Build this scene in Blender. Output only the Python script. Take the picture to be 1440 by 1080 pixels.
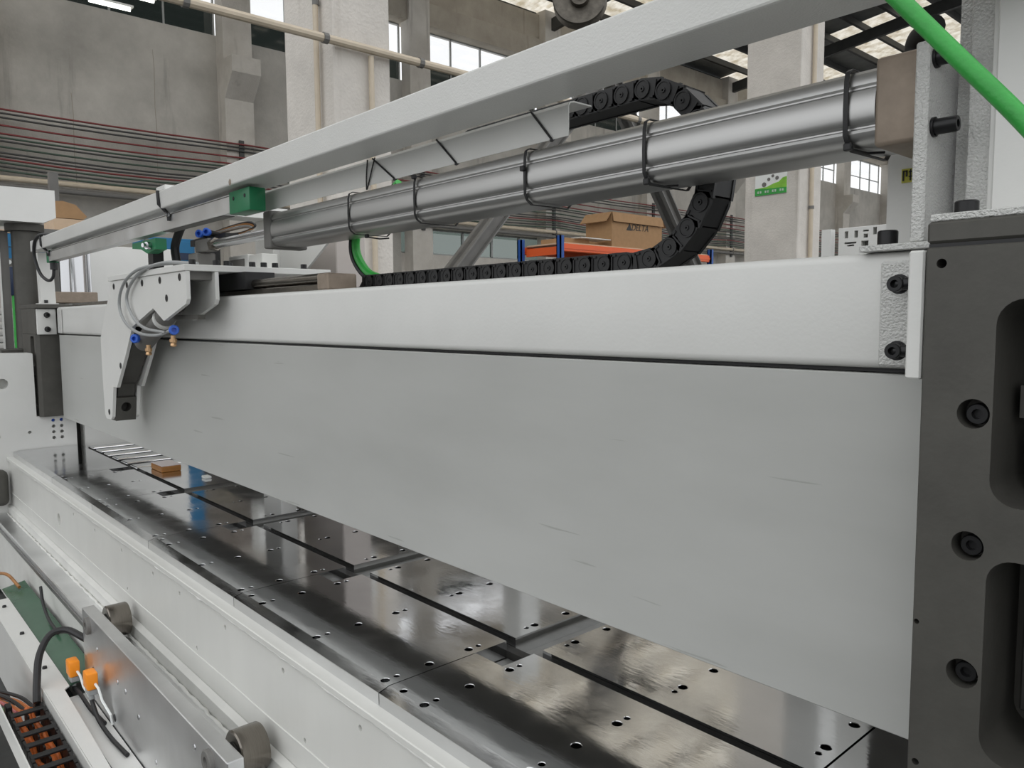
import bpy, bmesh, math, random
from mathutils import Vector, Matrix
random.seed(7)
scene = bpy.context.scene
for o in list(bpy.data.objects): bpy.data.objects.remove(o, do_unlink=True)
COL = scene.collection

# ------------------------------------------------------------------ camera
F_PX, PITCH, YAW, ROLL = 1087.0, 0.08415, 0.72997, -0.00664
fw = Vector((-math.cos(YAW), math.sin(YAW), 0)); rt = Vector((math.sin(YAW), math.cos(YAW), 0)); zz = Vector((0, 0, 1))
f3 = fw * math.cos(PITCH) - zz * math.sin(PITCH)
up = fw * math.sin(PITCH) + zz * math.cos(PITCH)
rt2 = rt * math.cos(ROLL) + up * math.sin(ROLL); up2 = -rt * math.sin(ROLL) + up * math.cos(ROLL)
cd = bpy.data.cameras.new('camera'); cam = bpy.data.objects.new('camera', cd); COL.objects.link(cam)
cd.sensor_fit = 'HORIZONTAL'; cd.sensor_width = 36.0; cd.lens = F_PX / 1440.0 * 36.0
cd.clip_start = 0.05; cd.clip_end = 300
M3 = Matrix((rt2, up2, -f3)).transposed()
cam.matrix_world = Matrix.Translation((0, 0, 1.5)) @ M3.to_4x4()
scene.camera = cam

# ------------------------------------------------------------------ world (overcast daylight) and exposure
w = bpy.data.worlds.new('world'); scene.world = w; w.use_nodes = True
bg = w.node_tree.nodes['Background']; bg.inputs[0].default_value = (0.97, 0.985, 1.0, 1); bg.inputs[1].default_value = 1.3
scene.view_settings.view_transform = 'Standard'; scene.view_settings.look = 'None'
scene.view_settings.gamma = 1.0; scene.view_settings.use_curve_mapping = False
scene.view_settings.exposure = 0.0

# ------------------------------------------------------------------ materials
def nt(name):
    m = bpy.data.materials.new(name); m.use_nodes = True
    return m, m.node_tree, m.node_tree.nodes['Principled BSDF']

def mat(name, col, rough=.5, metal=0., var=0., scale=8., bump=0., bscale=200., stretch=None, rvar=0., coat=0., spec=.5, bdist=.002):
    m, t, b = nt(name)
    b.inputs['Base Color'].default_value = (*col, 1); b.inputs['Roughness'].default_value = rough
    b.inputs['Metallic'].default_value = metal; b.inputs['Specular IOR Level'].default_value = spec
    if coat: b.inputs['Coat Weight'].default_value = coat; b.inputs['Coat Roughness'].default_value = .12
    tc = t.nodes.new('ShaderNodeTexCoord'); mp = t.nodes.new('ShaderNodeMapping')
    t.links.new(tc.outputs['Object'], mp.inputs[0])
    if stretch: mp.inputs['Scale'].default_value = stretch
    if var or rvar:
        n = t.nodes.new('ShaderNodeTexNoise'); n.inputs['Scale'].default_value = scale; n.inputs['Detail'].default_value = 6
        n.inputs['Roughness'].default_value = .62
        t.links.new(mp.outputs[0], n.inputs[0])
        if var:
            r = t.nodes.new('ShaderNodeValToRGB')
            r.color_ramp.elements[0].position = .3; r.color_ramp.elements[1].position = .7
            r.color_ramp.elements[0].color = (*[c * (1 - var) for c in col], 1)
            r.color_ramp.elements[1].color = (*[min(1, c * (1 + var)) for c in col], 1)
            t.links.new(n.outputs[0], r.inputs[0]); t.links.new(r.outputs[0], b.inputs['Base Color'])
        if rvar:
            mr = t.nodes.new('ShaderNodeMapRange'); mr.inputs[3].default_value = max(.02, rough - rvar); mr.inputs[4].default_value = rough + rvar
            mr.inputs[1].default_value = .3; mr.inputs[2].default_value = .7
            t.links.new(n.outputs[0], mr.inputs[0]); t.links.new(mr.outputs[0], b.inputs['Roughness'])
    if bump:
        n2 = t.nodes.new('ShaderNodeTexNoise'); n2.inputs['Scale'].default_value = bscale; n2.inputs['Detail'].default_value = 2
        t.links.new(mp.outputs[0], n2.inputs[0])
        bp = t.nodes.new('ShaderNodeBump'); bp.inputs['Strength'].default_value = bump; bp.inputs['Distance'].default_value = bdist
        t.links.new(n2.outputs[0], bp.inputs['Height']); t.links.new(bp.outputs[0], b.inputs['Normal'])
    return m

def concrete(name, c1, c2, stain, sc=1.0, streak=.5):
    m, t, b = nt(name); b.inputs['Roughness'].default_value = .9; b.inputs['Specular IOR Level'].default_value = .2
    tc = t.nodes.new('ShaderNodeTexCoord')
    n = t.nodes.new('ShaderNodeTexNoise'); n.inputs['Scale'].default_value = .55 * sc; n.inputs['Detail'].default_value = 8; n.inputs['Roughness'].default_value = .65
    t.links.new(tc.outputs['Object'], n.inputs[0])
    r = t.nodes.new('ShaderNodeValToRGB'); r.color_ramp.elements[0].position = .32; r.color_ramp.elements[1].position = .68
    r.color_ramp.elements[0].color = (*c1, 1); r.color_ramp.elements[1].color = (*c2, 1)
    t.links.new(n.outputs[0], r.inputs[0])
    mp = t.nodes.new('ShaderNodeMapping'); mp.inputs['Scale'].default_value = (1.6 * sc, 1.6 * sc, .16 * sc)
    t.links.new(tc.outputs['Object'], mp.inputs[0])
    n2 = t.nodes.new('ShaderNodeTexNoise'); n2.inputs['Scale'].default_value = 1.3; n2.inputs['Detail'].default_value = 7; n2.inputs['Roughness'].default_value = .6
    t.links.new(mp.outputs[0], n2.inputs[0])
    r2 = t.nodes.new('ShaderNodeValToRGB'); r2.color_ramp.elements[0].position = .60; r2.color_ramp.elements[1].position = .74
    r2.color_ramp.elements[0].color = (0, 0, 0, 1); r2.color_ramp.elements[1].color = (streak, streak, streak, 1)
    t.links.new(n2.outputs[0], r2.inputs[0])
    mx = t.nodes.new('ShaderNodeMix'); mx.data_type = 'RGBA'
    t.links.new(r2.outputs[0], mx.inputs[0]); t.links.new(r.outputs[0], mx.inputs[6]); mx.inputs[7].default_value = (*stain, 1)
    t.links.new(mx.outputs[2], b.inputs['Base Color'])
    n3 = t.nodes.new('ShaderNodeTexNoise'); n3.inputs['Scale'].default_value = 18 * sc; n3.inputs['Detail'].default_value = 5
    t.links.new(tc.outputs['Object'], n3.inputs[0])
    bp = t.nodes.new('ShaderNodeBump'); bp.inputs['Strength'].default_value = .35; bp.inputs['Distance'].default_value = .02
    t.links.new(n3.outputs[0], bp.inputs['Height']); t.links.new(bp.outputs[0], b.inputs['Normal'])
    return m

def ground_steel(name, col, rough, rv, sx, scratch):
    """ground steel: metal with cloudy roughness and fine directional scratches"""
    m, t, b = nt(name); b.inputs['Metallic'].default_value = 1.0
    tc = t.nodes.new('ShaderNodeTexCoord')
    n = t.nodes.new('ShaderNodeTexNoise'); n.inputs['Scale'].default_value = 7; n.inputs['Detail'].default_value = 7; n.inputs['Roughness'].default_value = .6
    t.links.new(tc.outputs['Object'], n.inputs[0])
    mr = t.nodes.new('ShaderNodeMapRange'); mr.inputs[1].default_value = .35; mr.inputs[2].default_value = .7
    mr.inputs[3].default_value = rough - rv; mr.inputs[4].default_value = rough + rv
    t.links.new(n.outputs[0], mr.inputs[0]); t.links.new(mr.outputs[0], b.inputs['Roughness'])
    r = t.nodes.new('ShaderNodeValToRGB'); r.color_ramp.elements[0].position = .3; r.color_ramp.elements[1].position = .72
    r.color_ramp.elements[0].color = (*[c * .82 for c in col], 1); r.color_ramp.elements[1].color = (*[min(1, c * 1.12) for c in col], 1)
    n4 = t.nodes.new('ShaderNodeTexNoise'); n4.inputs['Scale'].default_value = 3.2; n4.inputs['Detail'].default_value = 5
    t.links.new(tc.outputs['Object'], n4.inputs[0]); t.links.new(n4.outputs[0], r.inputs[0]); t.links.new(r.outputs[0], b.inputs['Base Color'])
    mp = t.nodes.new('ShaderNodeMapping'); mp.inputs['Scale'].default_value = sx; t.links.new(tc.outputs['Object'], mp.inputs[0])
    n2 = t.nodes.new('ShaderNodeTexNoise'); n2.inputs['Scale'].default_value = 40; n2.inputs['Detail'].default_value = 4
    t.links.new(mp.outputs[0], n2.inputs[0])
    bp = t.nodes.new('ShaderNodeBump'); bp.inputs['Strength'].default_value = scratch; bp.inputs['Distance'].default_value = .0008
    t.links.new(n2.outputs[0], bp.inputs['Height']); t.links.new(bp.outputs[0], b.inputs['Normal'])
    return m

M = {}
M['white'] = mat('white_paint', (.70, .70, .675), .34, var=.03, scale=5, bump=.12, bscale=160)
M['white_tex'] = mat('white_textured_paint', (.60, .60, .58), .22, var=.03, scale=6, bump=.8, bscale=330, bdist=.0045)
M['white_peel'] = mat('orange_peel_white_paint', (.66, .66, .635), .25, var=.03, scale=5, bump=.3, bscale=300, bdist=.0022, spec=.45)
M['white_dirty'] = mat('white_paint_dusty', (.66, .66, .63), .42, var=.10, scale=4, bump=.15, bscale=90)
M['white_bed'] = mat('white_bed_paint', (.69, .69, .655), .30, var=.05, scale=3.5, bump=.25, bscale=40, stretch=(1, 1, .35))
M['weld'] = mat('painted_weld', (.72, .72, .69), .3, bump=.5, bscale=60)
M['alu'] = ground_steel('brushed_aluminium', (.86, .865, .87), .34, .06, (1, 14, 14), .25)
M['alu_barrel'] = mat('anodised_aluminium', (.47, .468, .46), .40, 1.0, var=.03, scale=3, stretch=(.3, 20, 20))
M['steel'] = ground_steel('ground_table_steel', (.70, .705, .715), .105, .06, (1, 3, 1), .10)
M['steel_edge'] = mat('machined_steel', (.30, .30, .30), .38, 1.0, var=.15, scale=30, stretch=(1, 6, 6))
M['channel'] = mat('milled_channel_steel', (.30, .30, .285), .5, .5, var=.12, scale=20)
M['apron'] = None
M['dark'] = mat('black_oxide_steel', (.082, .079, .070), .5, .25, var=.16, scale=9, bump=.12, bscale=120)
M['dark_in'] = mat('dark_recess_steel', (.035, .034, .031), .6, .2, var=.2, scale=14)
M['black'] = mat('black_plastic', (.014, .014, .015), .5, var=.2, scale=30)
M['chainblk'] = mat('chain_black_nylon', (.009, .009, .0095), .5, var=.25, scale=60)
M['blackbolt'] = mat('black_bolt', (.018, .018, .019), .35, .4)
M['green'] = mat('green_cap_plastic', (.006, .17, .065), .38)
M['greenhose'] = mat('green_hose', (.035, .36, .055), .42, var=.12, scale=40, bump=.2, bscale=300)
M['greensheet'] = mat('dark_green_film', (.05, .115, .07), .22, var=.12, scale=4)
M['blue'] = mat('blue_fitting', (.03, .13, .62), .35)
M['brass'] = mat('brass', (.62, .40, .22), .35, .8)
M['orange'] = mat('orange_plastic', (.95, .30, .012), .4)
M['copper'] = mat('orange_cable', (.62, .15, .03), .45, var=.3, scale=60)
M['chrome'] = mat('chrome_rod', (.54, .545, .56), .16, 1.0)
M['tan'] = mat('tan_anodised_cap', (.29, .235, .185), .5, .3, var=.12, scale=40)
M['greytube'] = mat('grey_air_tube', (.32, .33, .33), .35)
M['roller'] = mat('bearing_steel', (.22, .20, .175), .24, 1.0, var=.12, scale=30, stretch=(1, 20, 1))
M['rackorange'] = mat('rack_orange_paint', (.80, .115, .018), .45)
M['rackblue'] = mat('rack_blue_paint', (.01, .085, .36), .45)
M['card'] = mat('cardboard', (.40, .24, .12), .85, var=.08, scale=12)
M['cardlight'] = mat('pale_cardboard', (.62, .46, .32), .85, var=.06, scale=9)
M['wood'] = mat('varnished_wood', (.33, .14, .03), .35, var=.25, scale=18, stretch=(1, 1, 6))
M['woodtop'] = mat('pale_wood_top', (.62, .55, .54), .4)
M['wall'] = concrete('stained_concrete_wall', (.36, .345, .315), (.56, .535, .49), (.15, .14, .125), 1.0, .55)
M['pil'] = concrete('pilaster_concrete', (.46, .43, .385), (.64, .61, .56), (.17, .15, .125), 1.5, .55)
M['column'] = concrete('limewashed_column', (.56, .53, .49), (.74, .70, .645), (.34, .30, .25), 2.2, .4)
M['beamc'] = concrete('concrete_beam', (.33, .295, .245), (.46, .42, .355), (.15, .12, .09), 1.5, .5)
M['floor'] = concrete('concrete_floor', (.07, .072, .07), (.12, .122, .118), (.05, .05, .05), 1.0, .3)
M['pipe'] = mat('tan_conduit', (.56, .48, .37), .45, var=.08, scale=6)
M['darksteel'] = mat('dark_roof_steel', (.045, .046, .045), .6, .2, var=.2, scale=3)
M['bracegrey'] = mat('grey_brace_steel', (.17, .165, .155), .6, .1, var=.12, scale=5)
M['roofmetal'] = mat('grey_roof_sheet', (.28, .29, .29), .5, .3, var=.15, scale=2)
M['cable_red'] = mat('dull_red_cable', (.20, .035, .035), .6)
M['cable_dk'] = mat('dark_cable', (.055, .055, .052), .6)
M['cable_gn'] = mat('dull_green_cable', (.05, .085, .06), .6)
M['winframe'] = mat('window_frame_paint', (.32, .33, .32), .5)
M['paper'] = mat('printed_white', (.80, .82, .80), .5)
M['ink'] = mat('black_ink', (.02, .02, .02), .6)
M['postergreen'] = mat('poster_green', (.02, .33, .04), .4, var=.25, scale=6)
M['posterlime'] = mat('poster_lime', (.22, .52, .03), .4, var=.2, scale=8)
M['yellow'] = mat('yellow_print', (.50, .48, .06), .5)
M['pinkgrey'] = mat('beige_cover', (.50, .455, .425), .5, var=.04)
M['navy'] = mat('navy_plastic', (.015, .03, .075), .4)
M['tealblue'] = mat('blue_shelf_paint', (.015, .16, .34), .45)
M['wrap'] = mat('wrapped_white_stock', (.62, .60, .57), .35, var=.18, scale=14)
M['ironwheel'] = mat('worn_iron_wheel', (.11, .10, .085), .42, .8, var=.35, scale=22, bump=.3, bscale=60)
M['wire_pink'] = mat('pink_wire', (.55, .16, .17), .45); M['wire_or'] = mat('orange_wire', (.66, .20, .05), .45); M['wire_gn'] = mat('green_wire', (.08, .30, .08), .45)

# grey apron plate: satin ground steel with mild mottling and a few long scratches
def apron_mat():
    m, t, b = nt('satin_grey_apron'); b.inputs['Metallic'].default_value = .12; b.inputs['Roughness'].default_value = .42
    tc = t.nodes.new('ShaderNodeTexCoord')
    n = t.nodes.new('ShaderNodeTexNoise'); n.inputs['Scale'].default_value = 2.2; n.inputs['Detail'].default_value = 8; n.inputs['Roughness'].default_value = .6
    mp = t.nodes.new('ShaderNodeMapping'); mp.inputs['Scale'].default_value = (.5, 1, 1.6)
    t.links.new(tc.outputs['Object'], mp.inputs[0]); t.links.new(mp.outputs[0], n.inputs[0])
    r = t.nodes.new('ShaderNodeValToRGB'); r.color_ramp.elements[0].position = .3; r.color_ramp.elements[1].position = .7
    r.color_ramp.elements[0].color = (.43, .435, .415, 1); r.color_ramp.elements[1].color = (.50, .505, .485, 1)
    t.links.new(n.outputs[0], r.inputs[0])
    mp2 = t.nodes.new('ShaderNodeMapping'); mp2.inputs['Scale'].default_value = (1.2, 1, 26); mp2.inputs['Rotation'].default_value = (0, .12, 0)
    t.links.new(tc.outputs['Object'], mp2.inputs[0])
    n2 = t.nodes.new('ShaderNodeTexNoise'); n2.inputs['Scale'].default_value = 2.4; n2.inputs['Detail'].default_value = 3
    t.links.new(mp2.outputs[0], n2.inputs[0])
    r2 = t.nodes.new('ShaderNodeValToRGB'); r2.color_ramp.elements[0].position = .71; r2.color_ramp.elements[1].position = .73
    r2.color_ramp.elements[0].color = (0, 0, 0, 1); r2.color_ramp.elements[1].color = (.5, .5, .5, 1)
    t.links.new(n2.outputs[0], r2.inputs[0])
    mx = t.nodes.new('ShaderNodeMix'); mx.data_type = 'RGBA'; t.links.new(r2.outputs[0], mx.inputs[0]); t.links.new(r.outputs[0], mx.inputs[6]); mx.inputs[7].default_value = (.27, .27, .25, 1)
    t.links.new(mx.outputs[2], b.inputs['Base Color'])
    mr = t.nodes.new('ShaderNodeMapRange'); mr.inputs[1].default_value = .3; mr.inputs[2].default_value = .7; mr.inputs[3].default_value = .34; mr.inputs[4].default_value = .48
    t.links.new(n.outputs[0], mr.inputs[0]); t.links.new(mr.outputs[0], b.inputs['Roughness'])
    return m
M['apron'] = apron_mat()

def glass_mat(name, tint, tr):
    m = bpy.data.materials.new(name); m.use_nodes = True; t = m.node_tree
    for n in list(t.nodes):
        if n.type != 'OUTPUT_MATERIAL': t.nodes.remove(n)
    out = [n for n in t.nodes if n.type == 'OUTPUT_MATERIAL'][0]
    a = t.nodes.new('ShaderNodeBsdfTransparent'); a.inputs[0].default_value = (*[c * tr for c in tint], 1)
    g = t.nodes.new('ShaderNodeBsdfGlossy'); g.inputs['Roughness'].default_value = .05; g.inputs[0].default_value = (.8, .8, .8, 1)
    mx = t.nodes.new('ShaderNodeMixShader'); mx.inputs[0].default_value = .10
    t.links.new(a.outputs[0], mx.inputs[1]); t.links.new(g.outputs[0], mx.inputs[2]); t.links.new(mx.outputs[0], out.inputs[0])
    return m
M['glass'] = glass_mat('clear_window_glass', (1, 1, 1), .97)
M['glassdk'] = glass_mat('grimy_window_glass', (.8, .9, .85), .14)
M['glassmid'] = glass_mat('dusty_window_glass', (.9, 1, .95), .36)

def skylight_mat():
    m = bpy.data.materials.new('translucent_skylight_sheet'); m.use_nodes = True; t = m.node_tree
    b = t.nodes['Principled BSDF']; t.nodes.remove(b)
    out = [n for n in t.nodes if n.type == 'OUTPUT_MATERIAL'][0]
    tc = t.nodes.new('ShaderNodeTexCoord'); n = t.nodes.new('ShaderNodeTexNoise'); n.inputs['Scale'].default_value = 2.5; n.inputs['Detail'].default_value = 4
    t.links.new(tc.outputs['Object'], n.inputs[0])
    r = t.nodes.new('ShaderNodeValToRGB'); r.color_ramp.elements[0].color = (.55, .47, .34, 1); r.color_ramp.elements[1].color = (.92, .87, .77, 1)
    r.color_ramp.elements[0].position = .35; r.color_ramp.elements[1].position = .6
    t.links.new(n.outputs[0], r.inputs[0])
    a = t.nodes.new('ShaderNodeBsdfTranslucent'); t.links.new(r.outputs[0], a.inputs[0])
    d = t.nodes.new('ShaderNodeBsdfDiffuse'); t.links.new(r.outputs[0], d.inputs[0])
    mx = t.nodes.new('ShaderNodeMixShader'); mx.inputs[0].default_value = .25
    t.links.new(a.outputs[0], mx.inputs[1]); t.links.new(d.outputs[0], mx.inputs[2]); t.links.new(mx.outputs[0], out.inputs[0])
    return m
M['skylight'] = skylight_mat()
def emit(name, col, s):
    m, t, b = nt(name); b.inputs['Emission Color'].default_value = (*col, 1); b.inputs['Emission Strength'].default_value = s
    b.inputs['Base Color'].default_value = (.8, .8, .8, 1); return m
M['lamp'] = emit('fluorescent_tube', (1, 1, .92), 3.0)

# ------------------------------------------------------------------ mesh helpers (world coordinates)
class B:
    def __init__(s): s.bm = bmesh.new()
    def box(s, x0, x1, y0, y1, z0, z1, bev=0, seg=2):
        r = bmesh.ops.create_cube(s.bm, size=1)
        for v in r['verts']:
            v.co = Vector(((x0 + x1) / 2 + v.co.x * (x1 - x0), (y0 + y1) / 2 + v.co.y * (y1 - y0), (z0 + z1) / 2 + v.co.z * (z1 - z0)))
        if bev:
            es = list({e for v in r['verts'] for e in v.link_edges})
            bmesh.ops.bevel(s.bm, geom=es, offset=bev, segments=seg, affect='EDGES', profile=.5)
        return s
    def lathe(s, prof, c, axis='z', n=20, cap=True):
        """prof = list of (h, r) along axis from centre c"""
        ax = {'x': Vector((1, 0, 0)), 'y': Vector((0, 1, 0)), 'z': Vector((0, 0, 1))}[axis] if isinstance(axis, str) else Vector(axis).normalized()
        e1 = ax.orthogonal().normalized(); e2 = ax.cross(e1); c = Vector(c); rings = []
        for h, r in prof:
            rings.append([s.bm.verts.new(c + ax * h + (e1 * math.cos(2 * math.pi * i / n) + e2 * math.sin(2 * math.pi * i / n)) * r) for i in range(n)])
        for a, b in zip(rings, rings[1:]):
            for i in range(n): s.bm.faces.new((a[i], a[(i + 1) % n], b[(i + 1) % n], b[i]))
        if cap: s.bm.faces.new(rings[0][::-1]); s.bm.faces.new(rings[-1])
        return s
    def cyl(s, c0, c1, r, n=20):
        c0 = Vector(c0); c1 = Vector(c1); return s.lathe([(0, r), ((c1 - c0).length, r)], c0, c1 - c0, n)
    def prism(s, pts, axis, a, b):
        """extrude polygon: axis 'y' -> pts are (x,z); 'x' -> (y,z); 'z' -> (x,y)"""
        f = {'y': lambda p, t: (p[0], t, p[1]), 'x': lambda p, t: (t, p[0], p[1]), 'z': lambda p, t: (p[0], p[1], t)}[axis]
        A = [s.bm.verts.new(f(p, a)) for p in pts]; Bv = [s.bm.verts.new(f(p, b)) for p in pts]; n = len(pts)
        for i in range(n): s.bm.faces.new((A[i], A[(i + 1) % n], Bv[(i + 1) % n], Bv[i]))
        s.bm.faces.new(A[::-1]); s.bm.faces.new(Bv)
        return s
    def tube(s, path, r, n=8, rfun=None, closed=False):
        P = [Vector(p) for p in path]; N = len(P); rings = []; prev = None
        for i, p in enumerate(P):
            if closed: d = (P[(i + 1) % N] - P[i - 1]).normalized()
            else: d = (P[min(i + 1, N - 1)] - P[max(i - 1, 0)]).normalized()
            if prev is None: e1 = d.orthogonal().normalized()
            else: e1 = (prev - d * prev.dot(d)).normalized()
            prev = e1; e2 = d.cross(e1); rr = rfun(i) if rfun else r
            rings.append([s.bm.verts.new(p + (e1 * math.cos(2 * math.pi * k / n) + e2 * math.sin(2 * math.pi * k / n)) * rr) for k in range(n)])
        pairs = list(zip(rings, rings[1:])) + ([(rings[-1], rings[0])] if closed else [])
        for a, b in pairs:
            for k in range(n): s.bm.faces.new((a[k], a[(k + 1) % n], b[(k + 1) % n], b[k]))
        if not closed: s.bm.faces.new(rings[0][::-1]); s.bm.faces.new(rings[-1])
        return s

def obj(name, b, m, parent=None, smooth=35):
    bm = b.bm; bmesh.ops.recalc_face_normals(bm, faces=bm.faces)
    xs = [v.co.copy() for v in bm.verts]
    lo = Vector([min(c[i] for c in xs) for i in range(3)]); hi = Vector([max(c[i] for c in xs) for i in range(3)])
    org = Vector(((lo.x + hi.x) / 2, (lo.y + hi.y) / 2, lo.z))
    bmesh.ops.translate(bm, verts=bm.verts, vec=-org)
    me = bpy.data.meshes.new(name); bm.to_mesh(me); bm.free()
    if smooth:
        me.polygons.foreach_set('use_smooth', [True] * len(me.polygons))
        try: me.set_sharp_from_angle(angle=math.radians(smooth))
        except Exception: pass
    me.materials.append(M[m] if isinstance(m, str) else m)
    o = bpy.data.objects.new(name, me); COL.objects.link(o)
    o['worg'] = 0; del o['worg']
    WO[o.name] = org
    if parent is not None: o.parent = parent; o.location = org - WO[parent.name]
    else: o.location = org
    return o
WO = {}
def tag(o, label=None, cat=None, group=None, kind=None):
    if label: o['label'] = label
    if cat: o['category'] = cat
    if group: o['group'] = group
    if kind: o['kind'] = kind
    return o
def thing(name, loc, label, cat, group=None):
    o = bpy.data.objects.new(name, None); COL.objects.link(o); o.location = loc; o.empty_display_size = .05
    WO[o.name] = Vector(loc); return tag(o, label, cat, group)
def copy(o, off, parent=None, name=None, rot=None):
    c = o.copy(); COL.objects.link(c)
    if name: c.name = name
    W = WO[o.name] + Vector(off); WO[c.name] = W
    c.parent = parent; c.location = W - (WO[parent.name] if parent else Vector((0, 0, 0)))
    if rot: c.rotation_euler = rot
    return c
def cut(o, b, ang=35):
    """boolean difference with builder b (world coordinates), baked into the mesh"""
    bm = b.bm; bmesh.ops.recalc_face_normals(bm, faces=bm.faces)
    me = bpy.data.meshes.new('cutter'); bm.to_mesh(me); bm.free()
    c = bpy.data.objects.new('cutter', me); COL.objects.link(c)
    t = bpy.data.objects.new('cut_target', o.data); COL.objects.link(t); t.location = WO[o.name]
    md = t.modifiers.new('b', 'BOOLEAN'); md.operation = 'DIFFERENCE'; md.object = c; md.solver = 'EXACT'
    bpy.context.view_layer.update()
    dg = bpy.context.evaluated_depsgraph_get()
    new = bpy.data.meshes.new_from_object(t.evaluated_get(dg), depsgraph=dg)
    mats = list(o.data.materials)
    o.data = new
    if not len(new.materials):
        for mm in mats: new.materials.append(mm)
    new.polygons.foreach_set('use_smooth', [True] * len(new.polygons))
    new.set_sharp_from_angle(angle=math.radians(ang))
    bpy.data.objects.remove(t, do_unlink=True); bpy.data.objects.remove(c, do_unlink=True)
def struct(name, b, m, parent=None, smooth=35):
    o = obj(name, b, m, parent, smooth)
    if parent is None: o['kind'] = 'structure'
    return o
def socket_bolt(name, c, axis, r, h, parent, m='blackbolt', washer=True, n=20):
    """socket head cap screw, head pointing along axis from c"""
    b = B(); rs = r * .5
    prof = [(0, r * 1.25), (h * .12, r * 1.25), (h * .12, r)] if washer else [(0, r)]
    prof += [(h * .92, r), (h, r * .9), (h, rs), (h * .45, rs * .95)]
    b.lathe(prof, c, axis, n)
    return obj(name, b, m, parent, 30)
def bez(pts, n=10):
    """Catmull-Rom through points"""
    P = [Vector(p) for p in pts]; P = [2 * P[0] - P[1]] + P + [2 * P[-1] - P[-2]]; out = []
    for i in range(1, len(P) - 2):
        for k in range(n):
            t = k / n; a, b_, c, d = P[i - 1], P[i], P[i + 1], P[i + 2]
            out.append(.5 * ((2 * b_) + (c - a) * t + (2 * a - 5 * b_ + 4 * c - d) * t * t + (3 * b_ - a - 3 * c + d) * t ** 3))
    out.append(P[-2]); return out

# =================================================================== HALL
XW = -20.0
struct('floor', B().box(-20.6, 60, -60, 62, -.2, 0), 'floor', None, 0)
# wall_back with two rows of window openings
wall = thing('wall_back', (XW, 0, 0), None, None); wall['kind'] = 'structure'
PY = [2.7 - 5.6, 2.7] + [8.3 + 5.6 * k for k in range(10)]
obj('wall_lower_panel', B().box(XW - .3, XW, -14, 62, 0, 2.6), 'wall', wall, 0)
obj('wall_upper_panel', B().box(XW - .3, XW, -14, 62, 4.34, 8.67), 'wall', wall, 0)
obj('wall_sill_strip', B().box(XW - .3, XW, -14, 13.4, 2.6, 4.34), 'wall', wall, 0)
obj('wall_sill_strip', B().box(XW - .3, XW, 13.4, 62, 2.6, 3.53), 'pil', wall, 0)
obj('wall_pier', B().box(XW - .3, XW, 19.6, 62, 3.53, 4.34), 'wall', wall, 0)
obj('eave_beam', B().box(XW - .3, XW + .35, -14, 62, 10.34, 11.0), 'beamc', wall, 0)
obj('eave_beam', B().box(XW - .3, XW + .15, -14, 62, 11.0, 11.9), 'beamc', wall, 0)
# horizontal board-joint marks in the wall
for yj in (4.6, 6.4, 10.9):
    obj('crack_strip', B().tube([(XW + .001, yj + .012 * math.sin(i * 2.1), 4.4 + i * .45) for i in range(9 if yj != 4.6 else 6)], .007, 5), 'beamc', wall)
for y in PY:
    b = B().box(XW, XW + .45, y - .37, y + .37, 0, 12.0)
    p = obj('pilaster', b, 'pil', wall, 0)
    cb = B().prism([(XW + .45, 8.0), (XW + .95, 8.0), (XW + .95, 7.6), (XW + .45, 7.05)], 'y', y - .37, y + .37)
    obj('corbel', cb, 'pil', p, 0)
# windows: upper row one per bay
allp = [-14] + PY
n = 0
for a, c in zip(PY, PY[1:]):
    n += 1
    y0, y1 = a + .37, c - .37
    W = thing('window_%d' % n, (XW, (y0 + y1) / 2, 8.67), None, None); W['kind'] = 'structure'
    zs = 9.38
    low = 'glassdk' if n < 6 else 'glass'
    fr = B()
    for z in (8.69, zs, 10.32): fr.box(XW - .17, XW - .11, y0, y1, z - .02, z + .02)
    k = 4
    for i in range(k + 1):
        yy = y0 + (y1 - y0) * i / k; fr.box(XW - .17, XW - .11, yy - .022, yy + .022, 8.69, 10.32)
    obj('window_frame', fr, 'winframe', W, 0)
    for i in range(k):
        ya = y0 + (y1 - y0) * i / k + .024; yb = y0 + (y1 - y0) * (i + 1) / k - .024
        obj('pane', B().box(XW - .145, XW - .137, ya, yb, 8.712, zs - .022), low, W, 0)
        obj('pane', B().box(XW - .145, XW - .137, ya, yb, zs + .022, 10.298), 'glass', W, 0)
# low window band
W = thing('window_%d' % (n + 1), (XW, 16.5, 3.53), None, None); W['kind'] = 'structure'
fr = B()
for z in (3.55, 4.32): fr.box(XW - .17, XW - .1, 13.4, 19.6, z - .03, z + .03)
ys = [13.4 + 6.2 * i / 5 for i in range(6)]
for yy in ys: fr.box(XW - .17, XW - .1, yy - .035, yy + .035, 3.55, 4.32)
obj('window_frame', fr, 'winframe', W, 0)
for a, c in zip(ys, ys[1:]): obj('pane', B().box(XW - .145, XW - .137, a + .036, c - .036, 3.582, 4.288), 'glassmid', W, 0)
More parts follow.
